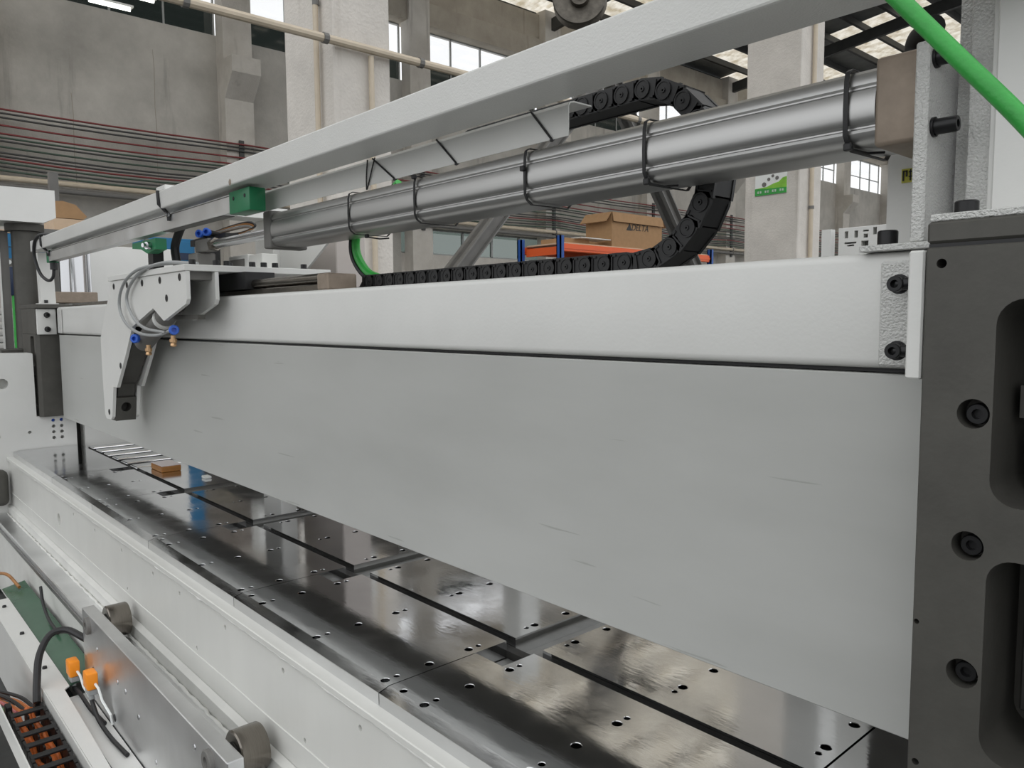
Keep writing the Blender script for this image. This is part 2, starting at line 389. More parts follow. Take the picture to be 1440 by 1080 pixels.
# roof
roof = thing('ceiling', (XW, 0, 12), None, None); roof['kind'] = 'structure'
def rz(x): return 12.0 + (x + 20) * .11
first = {}
step = 1.25
for i in range(13):
    x0 = -20.3 + i * step; x1 = x0 + step
    sky_row = i % 4 in (0, 1, 2)
    for j in range(11):
        y0 = -2.9 + j * 5.6
        k = 'skylight' if (sky_row and j % 3 != 2) or (i * 7 + j * 3) % 11 == 0 else 'roofmetal'
        key = k
        dz = rz(x0) - rz(-20.3)
        if key not in first:
            b = B(); nseg = 28; vs0 = []; vs1 = []
            for q in range(nseg * 2 + 1):
                yy = y0 + 5.6 * q / (nseg * 2); hh = .05 if q % 2 else 0
                vs0.append(b.bm.verts.new((x0, yy, rz(x0) + .16 + hh))); vs1.append(b.bm.verts.new((x1, yy, rz(x1) + .16 + hh)))
            for q in range(nseg * 2): b.bm.faces.new((vs0[q], vs0[q + 1], vs1[q + 1], vs1[q]))
            first[key] = (obj('roof_panel', b, k, roof, 0), x0, y0)
        else:
            o0, ox, oy = first[key]
            copy(o0, (x0 - ox, y0 - oy, rz(x0) - rz(ox)), roof)
pur = obj('purlin', B().box(-20.3, -20.18, -3, 58, 12 - .1, 12.12), 'darksteel', roof, 0)
for i in range(1, 14): copy(pur, (i * step, 0, rz(-20.3 + i * step) - rz(-20.3)), roof)
raf = obj('rafter', B().prism([(-20.2, 11.7), (-20.2, 11.3), (-4.0, 13.1), (-4.0, 13.55)], 'y', 2.62, 2.78), 'darksteel', roof, 0)
for k in range(1, 11): copy(raf, (0, 5.6 * k, 0), roof)

# fluorescent lamps hung in front of the wall
for k, (ya, za) in enumerate(((4.34, 7.72), (4.8, 8.0))):
    t = thing('strip_lamp', (-17, ya, za), ('lower lit strip lamp hanging before the stained wall', 'upper lit strip lamp hanging above another lamp by the wall')[k], 'lamp', 'strip lamps')
    obj('lamp_tube', B().cyl((-17, ya - .05, za - .02), (-17, ya + .7, za - .02), .035, 10), 'lamp', t)
    obj('housing', B().box(-17.06, -16.94, ya - .1, ya + .75, za + .02, za + .06), 'white', t, 0)
    obj('suspension_wire', B().cyl((-17, ya + .3, za + .05), (-17, ya + .3, rz(-17) - .05), .008, 6), 'cable_dk', t)

# columns
def column(x, y, dx, dy, label):
    t = thing('concrete_column', (x - dx / 2, y + dy / 2, 0), label, 'column', 'limewashed concrete columns')
    obj('shaft', B().box(x - dx, x, y, y + dy, 0, 12.6, .012, 1), 'column', t, 0)
    return t
column(-5.33, 3.0, .80, .50, 'limewashed concrete column with two tan conduits behind the white overhead rail')
column(-5.33, 10.0, .82, .62, 'limewashed concrete column carrying the green poster')
# conduits
def pipe_thing(name, path, r, label, cat, clamps=(), m='pipe', group=None):
    t = thing(name, path[0], label, cat, group)
    obj('pipe', B().tube(path, r, 10), m, t)
    for c, ax in clamps: obj('clamp', B().lathe([(-.02, r * 1.25), (.02, r * 1.25)], c, ax, 10), 'bracegrey', t)
    return t
pipe_thing('conduit_pipe', [(-5.27, -1.0, 3.56), (-5.27, 9.9, 3.56)], .032, 'long tan conduit pipe running level across the columns', 'pipe',
           [((-5.27, y, 3.56), 'y') for y in (1.9, 2.9, 3.75, 5.2, 6.5)])
pipe_thing('conduit_pipe', [(-5.52, 2.96, .3), (-5.52, 2.96, 6.5)], .022, 'thin tan conduit standing up the column face turned to the crossbeam', 'pipe', [((-5.52, 2.965, z), 'z') for z in (2.9, 3.9)])
pipe_thing('conduit_pipe', [(-5.29, 3.30, .3), (-5.29, 3.30, 3.52)], .022, 'tan conduit rising to join the level conduit on the column', 'pipe', [((-5.295, 3.3, 2.9), 'z')])
pipe_thing('conduit_pipe', [(-5.29, 10.28, .3), (-5.29, 10.28, 9)], .03, 'brown conduit up the side of the column with the green poster', 'pipe', [((-5.288, 10.28, z), 'z') for z in (3, 4.4)])
# cross brace between columns
def brace(p0, p1, wdt, label):
    p0 = Vector(p0); p1 = Vector(p1); d = (p1 - p0).normalized(); nrm = Vector((1, 0, 0)); s = d.cross(nrm).normalized() * wdt / 2
    b = B(); pts = [p0 + s, p0 - s, p1 - s, p1 + s]
    b.prism([(p.y, p.z) for p in pts], 'x', p0.x - .04, p0.x + .04)
    for sg in (1, -1):
        q = [p0 + s * sg, p0 + s * sg * .8, p1 + s * sg * .8, p1 + s * sg]
        b.prism([(p.y, p.z) for p in q], 'x', p0.x - .09, p0.x + .09)
    return tag(obj('diagonal_brace', b, 'bracegrey', None, 0), label, 'brace', 'steel bracing between columns')
brace((-5.62, 3.66, 1.2), (-5.62, 6.7, 4.45), .13, 'grey steel brace leaning up and away from the column with two conduits')
brace((-5.95, 9.9, .4), (-5.95, 6.6, 4.5), .14, 'grey steel brace leaning away from the column with the green poster')

# wall cables
cz = [(5.95, 'cable_red'), (5.78, 'cable_dk'), (5.62, 'cable_red'), (5.45, 'cable_red'), (5.30, 'cable_dk'), (5.18, 'cable_gn'), (5.06, 'cable_dk'), (4.93, 'cable_red'), (4.78, 'cable_dk'), (4.70, 'cable_gn'), (5.87, 'cable_dk'), (5.37, 'cable_gn'), (4.99, 'cable_dk'), (4.86, 'cable_gn')]
cz.sort(key=lambda q: -q[0])
cn = {'cable_red': 'dull red', 'cable_dk': 'dark grey', 'cable_gn': 'dull green'}
ordn = ['topmost', 'second', 'third', 'fourth', 'fifth', 'sixth', 'seventh', 'eighth', 'ninth', 'tenth', 'eleventh', 'twelfth', 'thirteenth', 'lowest']
for k, (z, m) in enumerate(cz):
    path = []
    for i in range(0, 61):
        y = -8 + i * 1.1; ph = ((y - 2.7) / 5.6) % 1
        path.append((XW + .54, y, z - .06 * math.sin(math.pi * ph) * (.5 + .08 * k)))
    tag(obj('wall_cable', B().tube(path, .022, 5), m), '%s cable strung along the stained wall, %s of the run' % (cn[m], ordn[k]), 'cable', 'cables strung along the wall')
for k, (z, m) in enumerate(((4.52, 'pipe'), (4.36, 'bracegrey'))):
    pipe_thing('wall_pipe', [(XW + .55, -8, z), (XW + .55, 58, z)], .06, '%s pipe along the wall under the cables' % ('tan' if k == 0 else 'grey'), 'pipe', [((XW + .55, y, z), 'y') for y in PY[1:8]], m)
for k, y in enumerate(PY[2:8]):
    t = tag(obj('cable_bracket', B().box(XW + .455, XW + .51, y - .06, y + .06, 4.2, 6.05), 'cable_dk', None, 0), ('dark cable bracket bar on the %s pilaster counted along the wall past the strip lamps' % ('first', 'second', 'third', 'fourth', 'fifth', 'sixth')[k]), 'bracket', 'cable brackets on pilasters')

# poster on second column
pt = thing('poster', (-5.74, 9.995, 3.2), 'green and white printed poster stuck on the concrete column', 'poster')
obj('sheet', B().box(-5.98, -5.50, 9.988, 9.998, 3.20, 3.54), 'paper', pt, 0)
obj('green_hill', B().prism([(-5.98, 3.2), (-5.5, 3.2), (-5.5, 3.42), (-5.56, 3.41), (-5.62, 3.36), (-5.70, 3.345), (-5.8, 3.31), (-5.98, 3.30)], 'y', 9.985, 9.9875), 'posterlime', pt, 0)
obj('green_band', B().prism([(-5.98, 3.2), (-5.5, 3.2), (-5.5, 3.275), (-5.6, 3.28), (-5.8, 3.285), (-5.98, 3.30)], 'y', 9.982, 9.9845), 'postergreen', pt, 0)
pics = B()
for x, z, r in ((-5.84, 3.345, .035), (-5.77, 3.41, .025), (-5.71, 3.45, .022), (-5.645, 3.415, .028)): pics.lathe([(0, r), (.002, r)], (x, 9.9835, z), 'y', 8)
obj('picture_print', pics, 'bracegrey', pt)
cap = B()
for g in range(4):
    for c in range(2):
        x = -5.94 + g * .112 + c * .038
        for a in range(3): cap.box(x, x + .026, 9.978, 9.981, 3.232 + a * .011, 3.237 + a * .011)
        cap.box(x + .011, x + .015, 9.978, 9.981, 3.23, 3.262)
obj('caption_print', cap, 'paper', pt, 0)

# pallet rack with box
rk = thing('pallet_rack', (-9.5, 9.64, 0), 'orange and blue pallet rack standing behind the machine', 'rack')
for x in (-9.5, -10.5):
    for y in (9.64, 14.15):
        b = B().box(x - .05, x + .05, y - .045, y - .02, 0, 2.93); b.box(x - .05, x - .03, y - .045, y + .045, 0, 2.93); b.box(x + .03, x + .05, y - .045, y + .045, 0, 2.93)
        u_ = obj('upright', b, 'rackblue', rk, 0)
for y in (9.64, 14.15):
    for z in (.5, 1.5, 2.45): obj('frame_strut', B().box(-10.5, -9.5, y - .02, y + .02, z - .03, z + .03), 'rackblue', rk, 0)
for x in (-9.5, -10.5):
    b = B().box(x - .025, x + .025, 9.69, 14.1, 2.66, 2.80, .012, 1); b.box(x + .0251, x + .035, 9.69, 14.1, 2.71, 2.75)
    obj('beam', b, 'rackorange', rk, 0)
obj('end_beam', B().box(-10.45, -9.55, 9.72, 9.78, 2.62, 2.76), 'rackorange', rk, 0)
obj('shelf_board', B().box(-10.48, -9.52, 9.75, 14.1, 2.80, 2.825), 'cardlight', rk, 0)
def carton(x0, x1, y0, y1, z0, z1, label, m='card', open_=True):
    t = thing('cardboard_box', ((x0 + x1) / 2, (y0 + y1) / 2, z0), label, 'box')
    obj('body', B().box(x0, x1, y0, y1, z0, z1), m, t, 0)
    if open_:
        h = (z1 - z0) * .28
        obj('flap', B().prism([(x1 + .004, z1), (x1 + .012, z1), (x1 + .05, z1 - h), (x1 + .042, z1 - h)], 'y', y0, y1), m, t, 0)
        obj('flap', B().prism([(y0 - .004, z1), (y0 - .012, z1), (y0 - .17, z1 - h), (y0 - .16, z1 - h - .01)], 'x', x0, x1), m, t, 0)
        obj('flap', B().prism([(y1 + .004, z1), (y1 + .012, z1), (y1 + .14, z1 - h), (y1 + .13, z1 - h - .01)], 'x', x0, x1), m, t, 0)
    return t
cbx = carton(-10.2, -9.55, 11.05, 12.55, 2.826, 3.46, 'open brown cardboard box with black logo on the rack shelf')
tx = bpy.data.curves.new('logo', 'FONT'); tx.body = 'DELTA'; tx.size = .17; tx.shear = .25; tx.extrude = .0015; tx.align_x = 'CENTER'
to = bpy.data.objects.new('tmp', tx); COL.objects.link(to); bpy.context.view_layer.update()
dgp = bpy.context.evaluated_depsgraph_get(); me = bpy.data.meshes.new_from_object(to.evaluated_get(dgp), depsgraph=dgp); bpy.data.objects.remove(to, do_unlink=True)
lo = bpy.data.objects.new('logo_print', me); COL.objects.link(lo); me.materials.append(M['ink']); lo.parent = cbx
lo.rotation_euler = (math.pi / 2, 0, math.pi / 2); lo.location = Vector((-9.546, 11.86, 3.16)) - WO[cbx.name]
obj('logo_triangle', B().prism([(11.46, 3.15), (11.62, 3.15), (11.56, 3.29)], 'x', -9.549, -9.546), 'ink', cbx, 0)
carton(-10.3, -9.7, 9.95, 10.6, 2.826, 2.93, 'flat brown carton lying on the rack shelf', 'card', False)
tag(obj('paper_sheet', B().box(-9.9, -9.53, 10.2, 11.0, 2.931, 2.945), 'paper', None, 0), 'white sheet stack lying on the flat carton on the rack', 'paper')

# crane sheave hanging
sh = thing('crane_sheave', (-2.86, 3.05, 3.06), 'worn iron crane pulley wheel hanging above the overhead rail', 'pulley')
sc_ = Vector((-2.86, 3.05, 3.145)); axd = Vector((.64, -.76, .08)).normalized()
obj('wheel', B().lathe([(-.04, .135), (-.03, .14), (-.015, .115), (.015, .115), (.03, .14), (.04, .135), (.03, .11), (.022, .05), (.05, .045), (.05, .02)], sc_, axd, 40), 'ironwheel', sh)
obj('axle', B().lathe([(-.07, .018), (.075, .018)], sc_, axd, 16), 'chrome', sh)
for s in (-1, 1):
    o_ = sc_ + axd * .055 * s
    obj('cheek_plate', B().cyl(o_, o_ + Vector((0, 0, .35)), .025, 8), 'darksteel', sh)
for s in (-1, 1):
    sd = axd.cross(Vector((0, 0, 1))).normalized() * .12 * s
    obj('hoist_rope', B().cyl(sc_ + sd, sc_ + sd + Vector((0, 0, 9.5)), .008, 6), 'cable_dk', sh)

# =================================================================== MACHINE BED
ZT = .79; S0 = -1.243; PITCHX = .70
bed = thing('machine_bed', (-2.4, 1.1, 0), 'long white press bed with bolted polished steel table plates', 'machine bed')
face = obj('front_panel', B().box(-5.0, .35, .74, .80, .40, .742), 'white_bed', bed, 0)
c = B()
for x in (-3.55, -3.22, -2.87, -2.53, -2.29, -1.949, -1.614, -1.277, -.94, -.6): c.lathe([(-.01, .0065), (.03, .0065)], (x, .74, .707), 'y', 10)
for x in (-2.82, -2.166, -1.515, -.86): c.lathe([(-.01, .006), (.03, .006)], (x, .74, .582), 'y', 10)
c.lathe([(-.01, .026), (.05, .026)], (-3.825, .74, .634), 'y', 20)
cut(face, c)
obj('ledge_bar', B().box(-5.0, .35, .732, .80, .742, .757, .002, 1), 'white_bed', bed, 0)
rnd = random.Random(3)
NW = 340; path = []; rads = []
for i in range(NW):
    x = -4.99 + i * 5.3 / NW
    path.append((x, .7365 + .0006 * math.sin(i * 1.7), .7405 + .001 * math.sin(i * .37) + rnd.uniform(-.0006, .0006)))
    rads.append(.0028 + rnd.uniform(0, .0009) + (.0022 if i % 23 in (0, 1) else 0))
obj('weld_bead', B().tube(path, .005, 7, rfun=lambda i: rads[i]), 'weld', bed, 60)
obj('seam_bead', B().tube([(-4.98 + i * .1, .7395, .565 + .001 * math.sin(i * 1.3)) for i in range(53)], .0016, 5), 'weld', bed)
obj('lower_flange', B().prism([(.739, .50), (.722, .49), (.722, .447), (.739, .447)], 'x', -5.0, .35), 'white_dirty', bed, 0)
path = [(-4.99 + i * .03, .716 + .002 * math.sin(i * 2.2), .449 + rnd.uniform(-.002, .002)) for i in range(178)]
obj('weld_bead', B().tube(path, .008, 6, rfun=lambda i: .005 + .002 * ((i * 37) % 11) / 11), 'weld', bed, 60)
obj('bed_core', B().box(-5.0, .35, .80, 1.95, .40, .70), 'channel', bed, 0)
obj('guide_rail', B().box(-4.996, .35, .646, .714, .405, .452, .004, 1), 'alu', bed, 0)
obj('rail_support', B().box(-4.996, .35, .655, .74, .05, .405), 'white_dirty', bed, 0)
obj('rail_edge_bar', B().box(-4.996, .35, .6395, .6455, .412, .43, .001, 1), 'steel_edge', bed, 0)

# table plates: front row
def holeset(c, pts):
    for x, y, r in pts:
        c.lathe([(-.06, r), (-.0009, r), (.001, r + .0019)], (x, y, ZT), 'z', 18)
fprof = [(.7625, .700), (.7625, .783), (.787, ZT), (1.092, ZT), (1.092, .700)]
def front_holes(S, n=3):
    L = [(S + .037, .795, .0075)]
    for q in range(n):
        x = S + (.108, .392, .675)[q]
        L += [(x, .793, .0092), (x, .82, .006), (x, .90, .0092), (x, 1.004, .0092), (x, 1.031, .006)]
    return L
pf = obj('table_plate', B().prism(fprof, 'x', S0 - PITCHX + .0012, S0 - .0012), 'steel', bed, 0)
c = B(); holeset(c, front_holes(S0 - PITCHX)); c.box(S0 - PITCHX - .02, S0 - PITCHX + .087, 1.003, 1.2, .69, .82); cut(pf, c, 8)
for k in (-1, 1, 2, 3): copy(pf, (-PITCHX * k, 0, 0), bed)
# k=-1 is the plate right of the first seam
pl = obj('table_plate', B().prism(fprof, 'x', -4.99, S0 - 4 * PITCHX - .0012), 'steel', bed, 0)
pr = obj('table_plate', B().prism(fprof, 'x', S0 + PITCHX + .0012, .35), 'steel', bed, 0)
nf = obj('notch_floor', B().box(S0 + .002, S0 + .085, 1.005, 1.091, .701, .752), 'channel', bed, 0)
for k in (1, 2, 3, 4): copy(nf, (-PITCHX * k, 0, 0), bed)
# rear row
pb = obj('rear_table_plate', B().box(S0 - PITCHX + .087, S0, 1.118, 1.66, .748, ZT), 'steel', bed, 0)
c = B(); L = []
for q in (.105, .39, .675):
    x = S0 - PITCHX + q; L += [(x, 1.174, .0055), (x, 1.20, .0092), (x, 1.304, .0092)]
holeset(c, L); cut(pb, c, 8)
for k in (-1, 1, 2): copy(pb, (-PITCHX * k, 0, 0), bed)
obj('rear_table_plate', B().box(S0 + PITCHX + .004, .35, 1.118, 1.66, .748, ZT), 'steel', bed, 0)
obj('rear_table_plate', B().box(-3.98, S0 - 3 * PITCHX, 1.118, 1.66, .748, ZT), 'steel', bed, 0)
obj('channel_floor', B().box(-5.0, .35, 1.118, 1.66, .70, .748), 'channel', bed, 0)
for k in range(4):
    x = S0 - k * PITCHX
    obj('channel_step', B().box(x + .045, x + .086, 1.12, 1.6, .748, .760), 'channel', bed, 0)
fb = obj('finger_bar', B().box(-4.10, -4.0, 1.115, 1.52, .748, ZT, .006, 2), 'steel', bed, 0)
for k in range(1, 6): copy(fb, (-.16 * k, 0, 0), bed)
obj('finger_tip', B().cyl((-4.05, 1.40, .772), (-4.05, 1.47, .772), .024, 14), 'dark_in', bed) if False else None
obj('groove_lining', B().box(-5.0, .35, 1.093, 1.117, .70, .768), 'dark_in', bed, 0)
# loose things on the table
t = thing('wood_block', (-3.85, 1.22, ZT), 'small varnished wooden block with pale top lying on the steel table', 'block')
obj('body', B().box(-3.92, -3.765, 1.16, 1.25, ZT + .0005, ZT + .028, .003, 1), 'wood', t, 0)
obj('pale_top', B().box(-3.919, -3.766, 1.161, 1.249, ZT + .0285, ZT + .032), 'woodtop', t, 0)
tag(obj('white_chip', B().box(-3.52, -3.475, 1.255, 1.285, ZT + .0005, ZT + .012, .003, 1), 'paper', None, 0), 'tiny white plastic chip lying near the wooden block', 'chip')

# ------------------------------------------------------------------ left end frame
ef = thing('end_frame', (-5.06, 1.0, 0), 'white side plate of the machine with drilled holes beside the table end', 'frame')
sp = obj('side_plate', B().prism([(.30, .03), (1.62, .03), (1.62, .97), (.886, .97), (.884, 1.324), (.874, 1.328), (.30, 1.335)], 'x', -5.10, -5.001), 'white', ef, 0)
c = B()
for y in (.967, 1.008):
    for z in (.942, .908, .875, .842): c.lathe([(-.04, .0095), (.05, .0095)], (-5.0, y, z), 'x', 14)
c.lathe([(-.06, .028), (.05, .028)], (-5.0, .733, 1.163), 'x', 20)
c.lathe([(-.03, .009), (.05, .009)], (-5.0, .849, .884), 'x', 12); c.lathe([(-.03, .011), (.05, .011)], (-5.0, .70, .872), 'x', 12)
c.box(-5.2, -4.9, 1.083, 1.125, .755, .99); cut(sp, c)
for y in (.967, 1.008):
    obj('plug_screw', B().lathe([(0, .009), (.012, .009), (.012, .005), (.006, .0045)], (-5.03, y, .942), 'x', 12), 'blue', ef)
obj('slot_gib', B().box(-5.13, -5.105, 1.07, 1.14, .74, 1.0), 'dark_in', ef, 0)

# ------------------------------------------------------------------ apron plate
ap = thing('apron_plate', (-2.6, 1.03, .963), 'wide satin grey steel apron plate hanging over the polished table', 'plate')
obj('face_plate', B().box(-4.90, -.333, 1.0, 1.06, .963, 1.4275, .0015, 1), 'apron', ap, 0)

obj('ram_body', B().box(-4.90, -.333, 1.061, 1.17, .972, 1.4275), 'dark', ap, 0)

# ------------------------------------------------------------------ crossbeam
cb_ = thing('crossbeam', (-2.6, 1.07, 1.433), 'white square-tube crossbeam bolted between the dark posts above the grey plate', 'beam')
obj('tube', B().box(-4.93, -.345, 1.0, 1.147, 1.434, 1.5805, .012, 4), 'white', cb_, 40)
obj('backing_bar', B().box(-4.93, -.345, 1.02, 1.12, 1.4285, 1.4338), 'black', cb_, 0)
def end_bracket(x0, x1, xe0, xe1, xb, sgn):
    obj('bracket_plate', B().box(x0, x1, .992, .9995, 1.437, 1.568, .003, 1), 'white_tex', cb_, 0)
    e = obj('end_plate', B().box(xe0, xe1, .905, 1.0, 1.430, 1.572, .002, 1), 'white', cb_, 0)
    for z in (1.538, 1.459):
        if sgn > 0:
            socket_bolt('bolt', (xb, .955, z), (1, 0, 0), .0125, .03, cb_); continue
        bx_ = xb + sgn * .031
        socket_bolt('bolt', (bx_, .962, z), (0, -1, 0), .0095, .016, cb_)
        obj('bolt_shank', B().cyl((bx_, .962, z), (bx_, .992, z), .006, 12), 'blackbolt', cb_)
        obj('bolt_mirror_stub', B().lathe([(0, .0075), (.014, .0075), (.018, .006), (.0305, .006)], (bx_, .956, z), (-sgn, 0, 0), 14), 'blackbolt', cb_)  # stub shaped to stand in for the bolt's mirror image in the end plate
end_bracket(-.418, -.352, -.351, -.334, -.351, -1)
end_bracket(-4.885, -4.80, -4.97, -4.952, -4.952, 1)
obj('foot_plate', B().box(-.445, -.34, .99, 1.30, 1.581, 1.589, .001, 1), 'white_tex', cb_, 0)
socket_bolt('foot_bolt', (-.432, 1.045, 1.589), (0, 0, 1), .0125, .022, cb_)
socket_bolt('foot_bolt', (-.398, 1.06, 1.589), (0, 0, 1), .006, .010, cb_)

# ------------------------------------------------------------------ dark guide posts
def rrect(x0, x1, z0, z1, r, n=6):
    pts = []
    for cx, cz_, a0 in ((x1 - r, z0 + r, -90), (x1 - r, z1 - r, 0), (x0 + r, z1 - r, 90), (x0 + r, z0 + r, 180)):
        for i in range(n + 1):
            a = math.radians(a0 + 90 * i / n); pts.append((cx + r * math.cos(a), cz_ + r * math.sin(a)))
    return pts
gp = thing('guide_post', (-.05, 1.1, .791), 'dark grey machined steel post with three counterbored bolts and deep pockets', 'post')
body = obj('body', B().box(-.331, .25, .90, 1.35, .791, 1.5735, .002, 1), 'dark', gp, 0)
c = B(); BZ = (1.397, 1.255, 1.114, .972)
for z in BZ: c.lathe([(-.01, .0158), (.03, .0158)], (-.2785, .90, z), 'y', 28)
c.lathe([(-.01, .0052), (.03, .0052)], (-.315, .90, 1.556), 'y', 16)
c.lathe([(-.01, .003), (.02, .003)], (-.3265, .90, 1.158), 'y', 10); c.lathe([(-.01, .004), (.02, .004)], (-.322, .90, .995), 'y', 10)
c.prism(rrect(-.2605, -.05, 1.303, 1.517, .026), 'y', .85, 1.02)
c.prism(rrect(-.2595, -.05, 1.026, 1.247, .026), 'y', .85, 1.02)
c.prism(rrect(-.2595, -.05, .82, .975, .026), 'y', .85, 1.02)
cut(body, c)
for z in BZ:
    b = B(); b.lathe([(0, .0112), (.011, .0112), (.0125, .0102), (.0125, .0055), (.005, .0052)], (-.2775, .922, z - .001), (0, -1, 0), 24)
    obj('bolt', b, 'blackbolt', gp, 30)
obj('pocket_slide', B().box(-.252, -.10, .96, 1.015, 1.39, 1.425), 'dark', gp, 0)
obj('pocket_rail', B().box(-.243, -.15, .975, 1.018, 1.31, 1.372, .002, 1), 'dark_in', gp, 0)
obj('pocket_rail', B().box(-.243, -.15, .975, 1.018, 1.06, 1.24, .002, 1), 'dark_in', gp, 0)
obj('greasy_block', B().box(-.23, -.12, .955, 1.018, 1.030, 1.075, .008, 2), 'dark_in', gp, 0)
obj('top_block', B().box(-.331, .25, .90, 1.35, 1.5775, 1.601, .003, 1), 'dark', gp, 0)
obj('shim', B().box(-.329, .25, .902, 1.35, 1.5736, 1.5774), 'black', gp, 0)
obj('cap_plate', B().box(-.329, .25, .902, 1.35, 1.6012, 1.609, .001, 1), 'white_tex', gp, 0)
socket_bolt('cap_bolt', (-.314, .965, 1.609), (0, 0, 1), .0125, .019, gp)
# left post
gl = thing('guide_post', (-5.1, 1.1, .96), 'dark grey steel post with slotted front beside the white side plate', 'post')
body = obj('body', B().prism([(-5.35, .90 + .0), (-4.99, .90), (-4.972, .918), (-4.972, 1.12), (-5.35, 1.12)], 'z', .967, 1.43), 'dark', gl, 0)
c = B(); c.prism(rrect(-5.13, -5.03, 1.02, 1.2, .02), 'y', .85, .95); c.prism(rrect(-5.13, -5.03, 1.25, 1.42, .02), 'y', .85, .95); cut(body, c)
obj('head', B().box(-5.35, -4.972, .90, 1.2, 1.4305, 1.575, .002, 1), 'dark', gl, 0)
obj('top_block', B().box(-5.4, -4.93, .90, 1.35, 1.5755, 1.598, .002, 1), 'dark', gl, 0)

# white uprights behind the right post
uf = thing('upright_frame', (-.25, 1.25, 1.61), 'white textured upright frame standing on the dark post by the green hose', 'frame')
obj('side_plate', B().box(-.365, -.345, 1.075, 1.40, 1.61, 2.4), 'white_tex', uf, 0)
obj('web_plate', B().box(-.345, -.318, 1.05, 1.40, 1.61, 2.4, .002, 1), 'white_tex', uf, 0)
obj('corner_strip', B().box(-.3175, -.311, 1.04, 1.40, 1.61, 2.4, .001, 1), 'white', uf, 0)
obj('front_plate', B().box(-.3105, .2, 1.03, 1.40, 1.61, 2.4, .002, 1), 'white', uf, 0)

# ------------------------------------------------------------------ overhead rail
ov = thing('overhead_rail', (-2.5, .95, 1.6), 'long white box-section overhead rail sloping across above the cylinder', 'beam')
obj('beam', B().box(-4.985, -.02, .90, 1.01, 1.885, 1.945, .004, 2), 'white_peel', ov, 0)
tr = B().prism([(1.0145, 1.824), (1.0165, 1.824), (1.0165, 1.876), (1.020, 1.8815), (1.030, 1.884), (1.075, 1.884), (1.075, 1.8865), (1.029, 1.8865), (1.018, 1.8835), (1.0145, 1.8775)], 'x', -2.38, -.979)
obj('angle_tray', tr, 'white', ov, 0)
obj('support_leg', B().box(-3.12, -2.955, 1.37, 1.44, .7905, 1.945, .002, 1), 'white', ov, 0)
obj('support_arm', B().box(-3.12, -2.98, 1.0105, 1.3695, 1.905, 1.944), 'white', ov, 0)
obj('gusset', B().prism([(-2.954, 1.68), (-2.76, 1.68), (-2.53, 1.80), (-2.53, 1.86), (-2.954, 1.86)], 'y', 1.40, 1.41), 'white', ov, 0)
obj('support_leg', B().prism([(.936, 1.885), (1.008, 1.885), (1.014, 1.60), (.94, 1.60)], 'x', -5.06, -5.0), 'white', ov, 0)
obj('leg_foot', B().box(-5.06, -4.96, .925, 1.02, 1.5985, 1.604), 'white', ov, 0)
obj('foot_bolt', B().box(-5.0, -4.985, .955, .972, 1.606, 1.622), 'black', ov, 0)
obj('clip_block', B().box(-2.86, -2.77, .905, .96, 1.946, 1.962, .002, 1), 'white', ov, 0)
obj('clip_block', B().box(-4.72, -4.66, .905, .96, 1.946, 1.962, .002, 1), 'white', ov, 0)
obj('rust_chip', B().lathe([(0, .010), (.0006, .007)], (-2.205, .8996, 1.893), (0, -1, 0), 7), 'tan', ov)

# linear scale
ls = thing('linear_scale', (-3.4, .95, 1.81), 'silver linear scale bar with green end caps under the overhead rail', 'linear scale')
b = B().prism([(.93, 1.818), (.93, 1.868), (.937, 1.868), (.937, 1.874), (.972, 1.874), (.972, 1.818)], 'x', -4.70, -2.285)
obj('bar', b, 'alu', ls, 0)
obj('bar_groove', B().box(-4.70, -2.285, .9295, .9299, 1.8655, 1.868), 'dark', ls, 0)
for x0, x1 in ((-4.74, -4.70), (-2.284, -2.14)):
    e = obj('end_cap', B().box(x0, x1, .927, .976, 1.812, 1.877, .003, 2), 'green', ls, 30)
    if x0 > -3:
        for xx in (-2.25, -2.17): obj('cap_screw', B().lathe([(0, .006), (.002, .005)], (xx, .927, 1.855), (0, -1, 0), 10), 'black', e)
obj('read_head', B().prism([(-3.30, 1.805), (-3.02, 1.805), (-3.02, 1.765), (-3.12, 1.755), (-3.19, 1.775), (-3.30, 1.785)], 'y', .945, .985), 'green', ls, 30)
obj('head_connector', B().lathe([(0, .014), (.02, .014), (.02, .008), (.035, .008)], (-3.07, .945, 1.78), (.3, -1, 0), 14), 'chrome', ls)
obj('label_strip', B().box(-2.9, -2.35, .935, .97, 1.8165, 1.8178), 'dark', ls, 0)
obj('cable_gland', B().cyl((-4.69, .95, 1.812), (-4.69, .95, 1.775), .018, 12), 'black', ls)
pth = bez([(-4.69, .95, 1.775), (-4.70, .945, 1.735), (-4.74, .93, 1.72), (-4.82, .91, 1.76), (-4.86, .895, 1.85), (-4.82, .893, 1.93), (-4.70, .90, 1.955), (-4.62, .93, 1.95)])
tag(obj('sensor_cable', B().tube(pth, .0085, 8), 'black'), 'black cable looping round the far end of the overhead rail', 'cable')

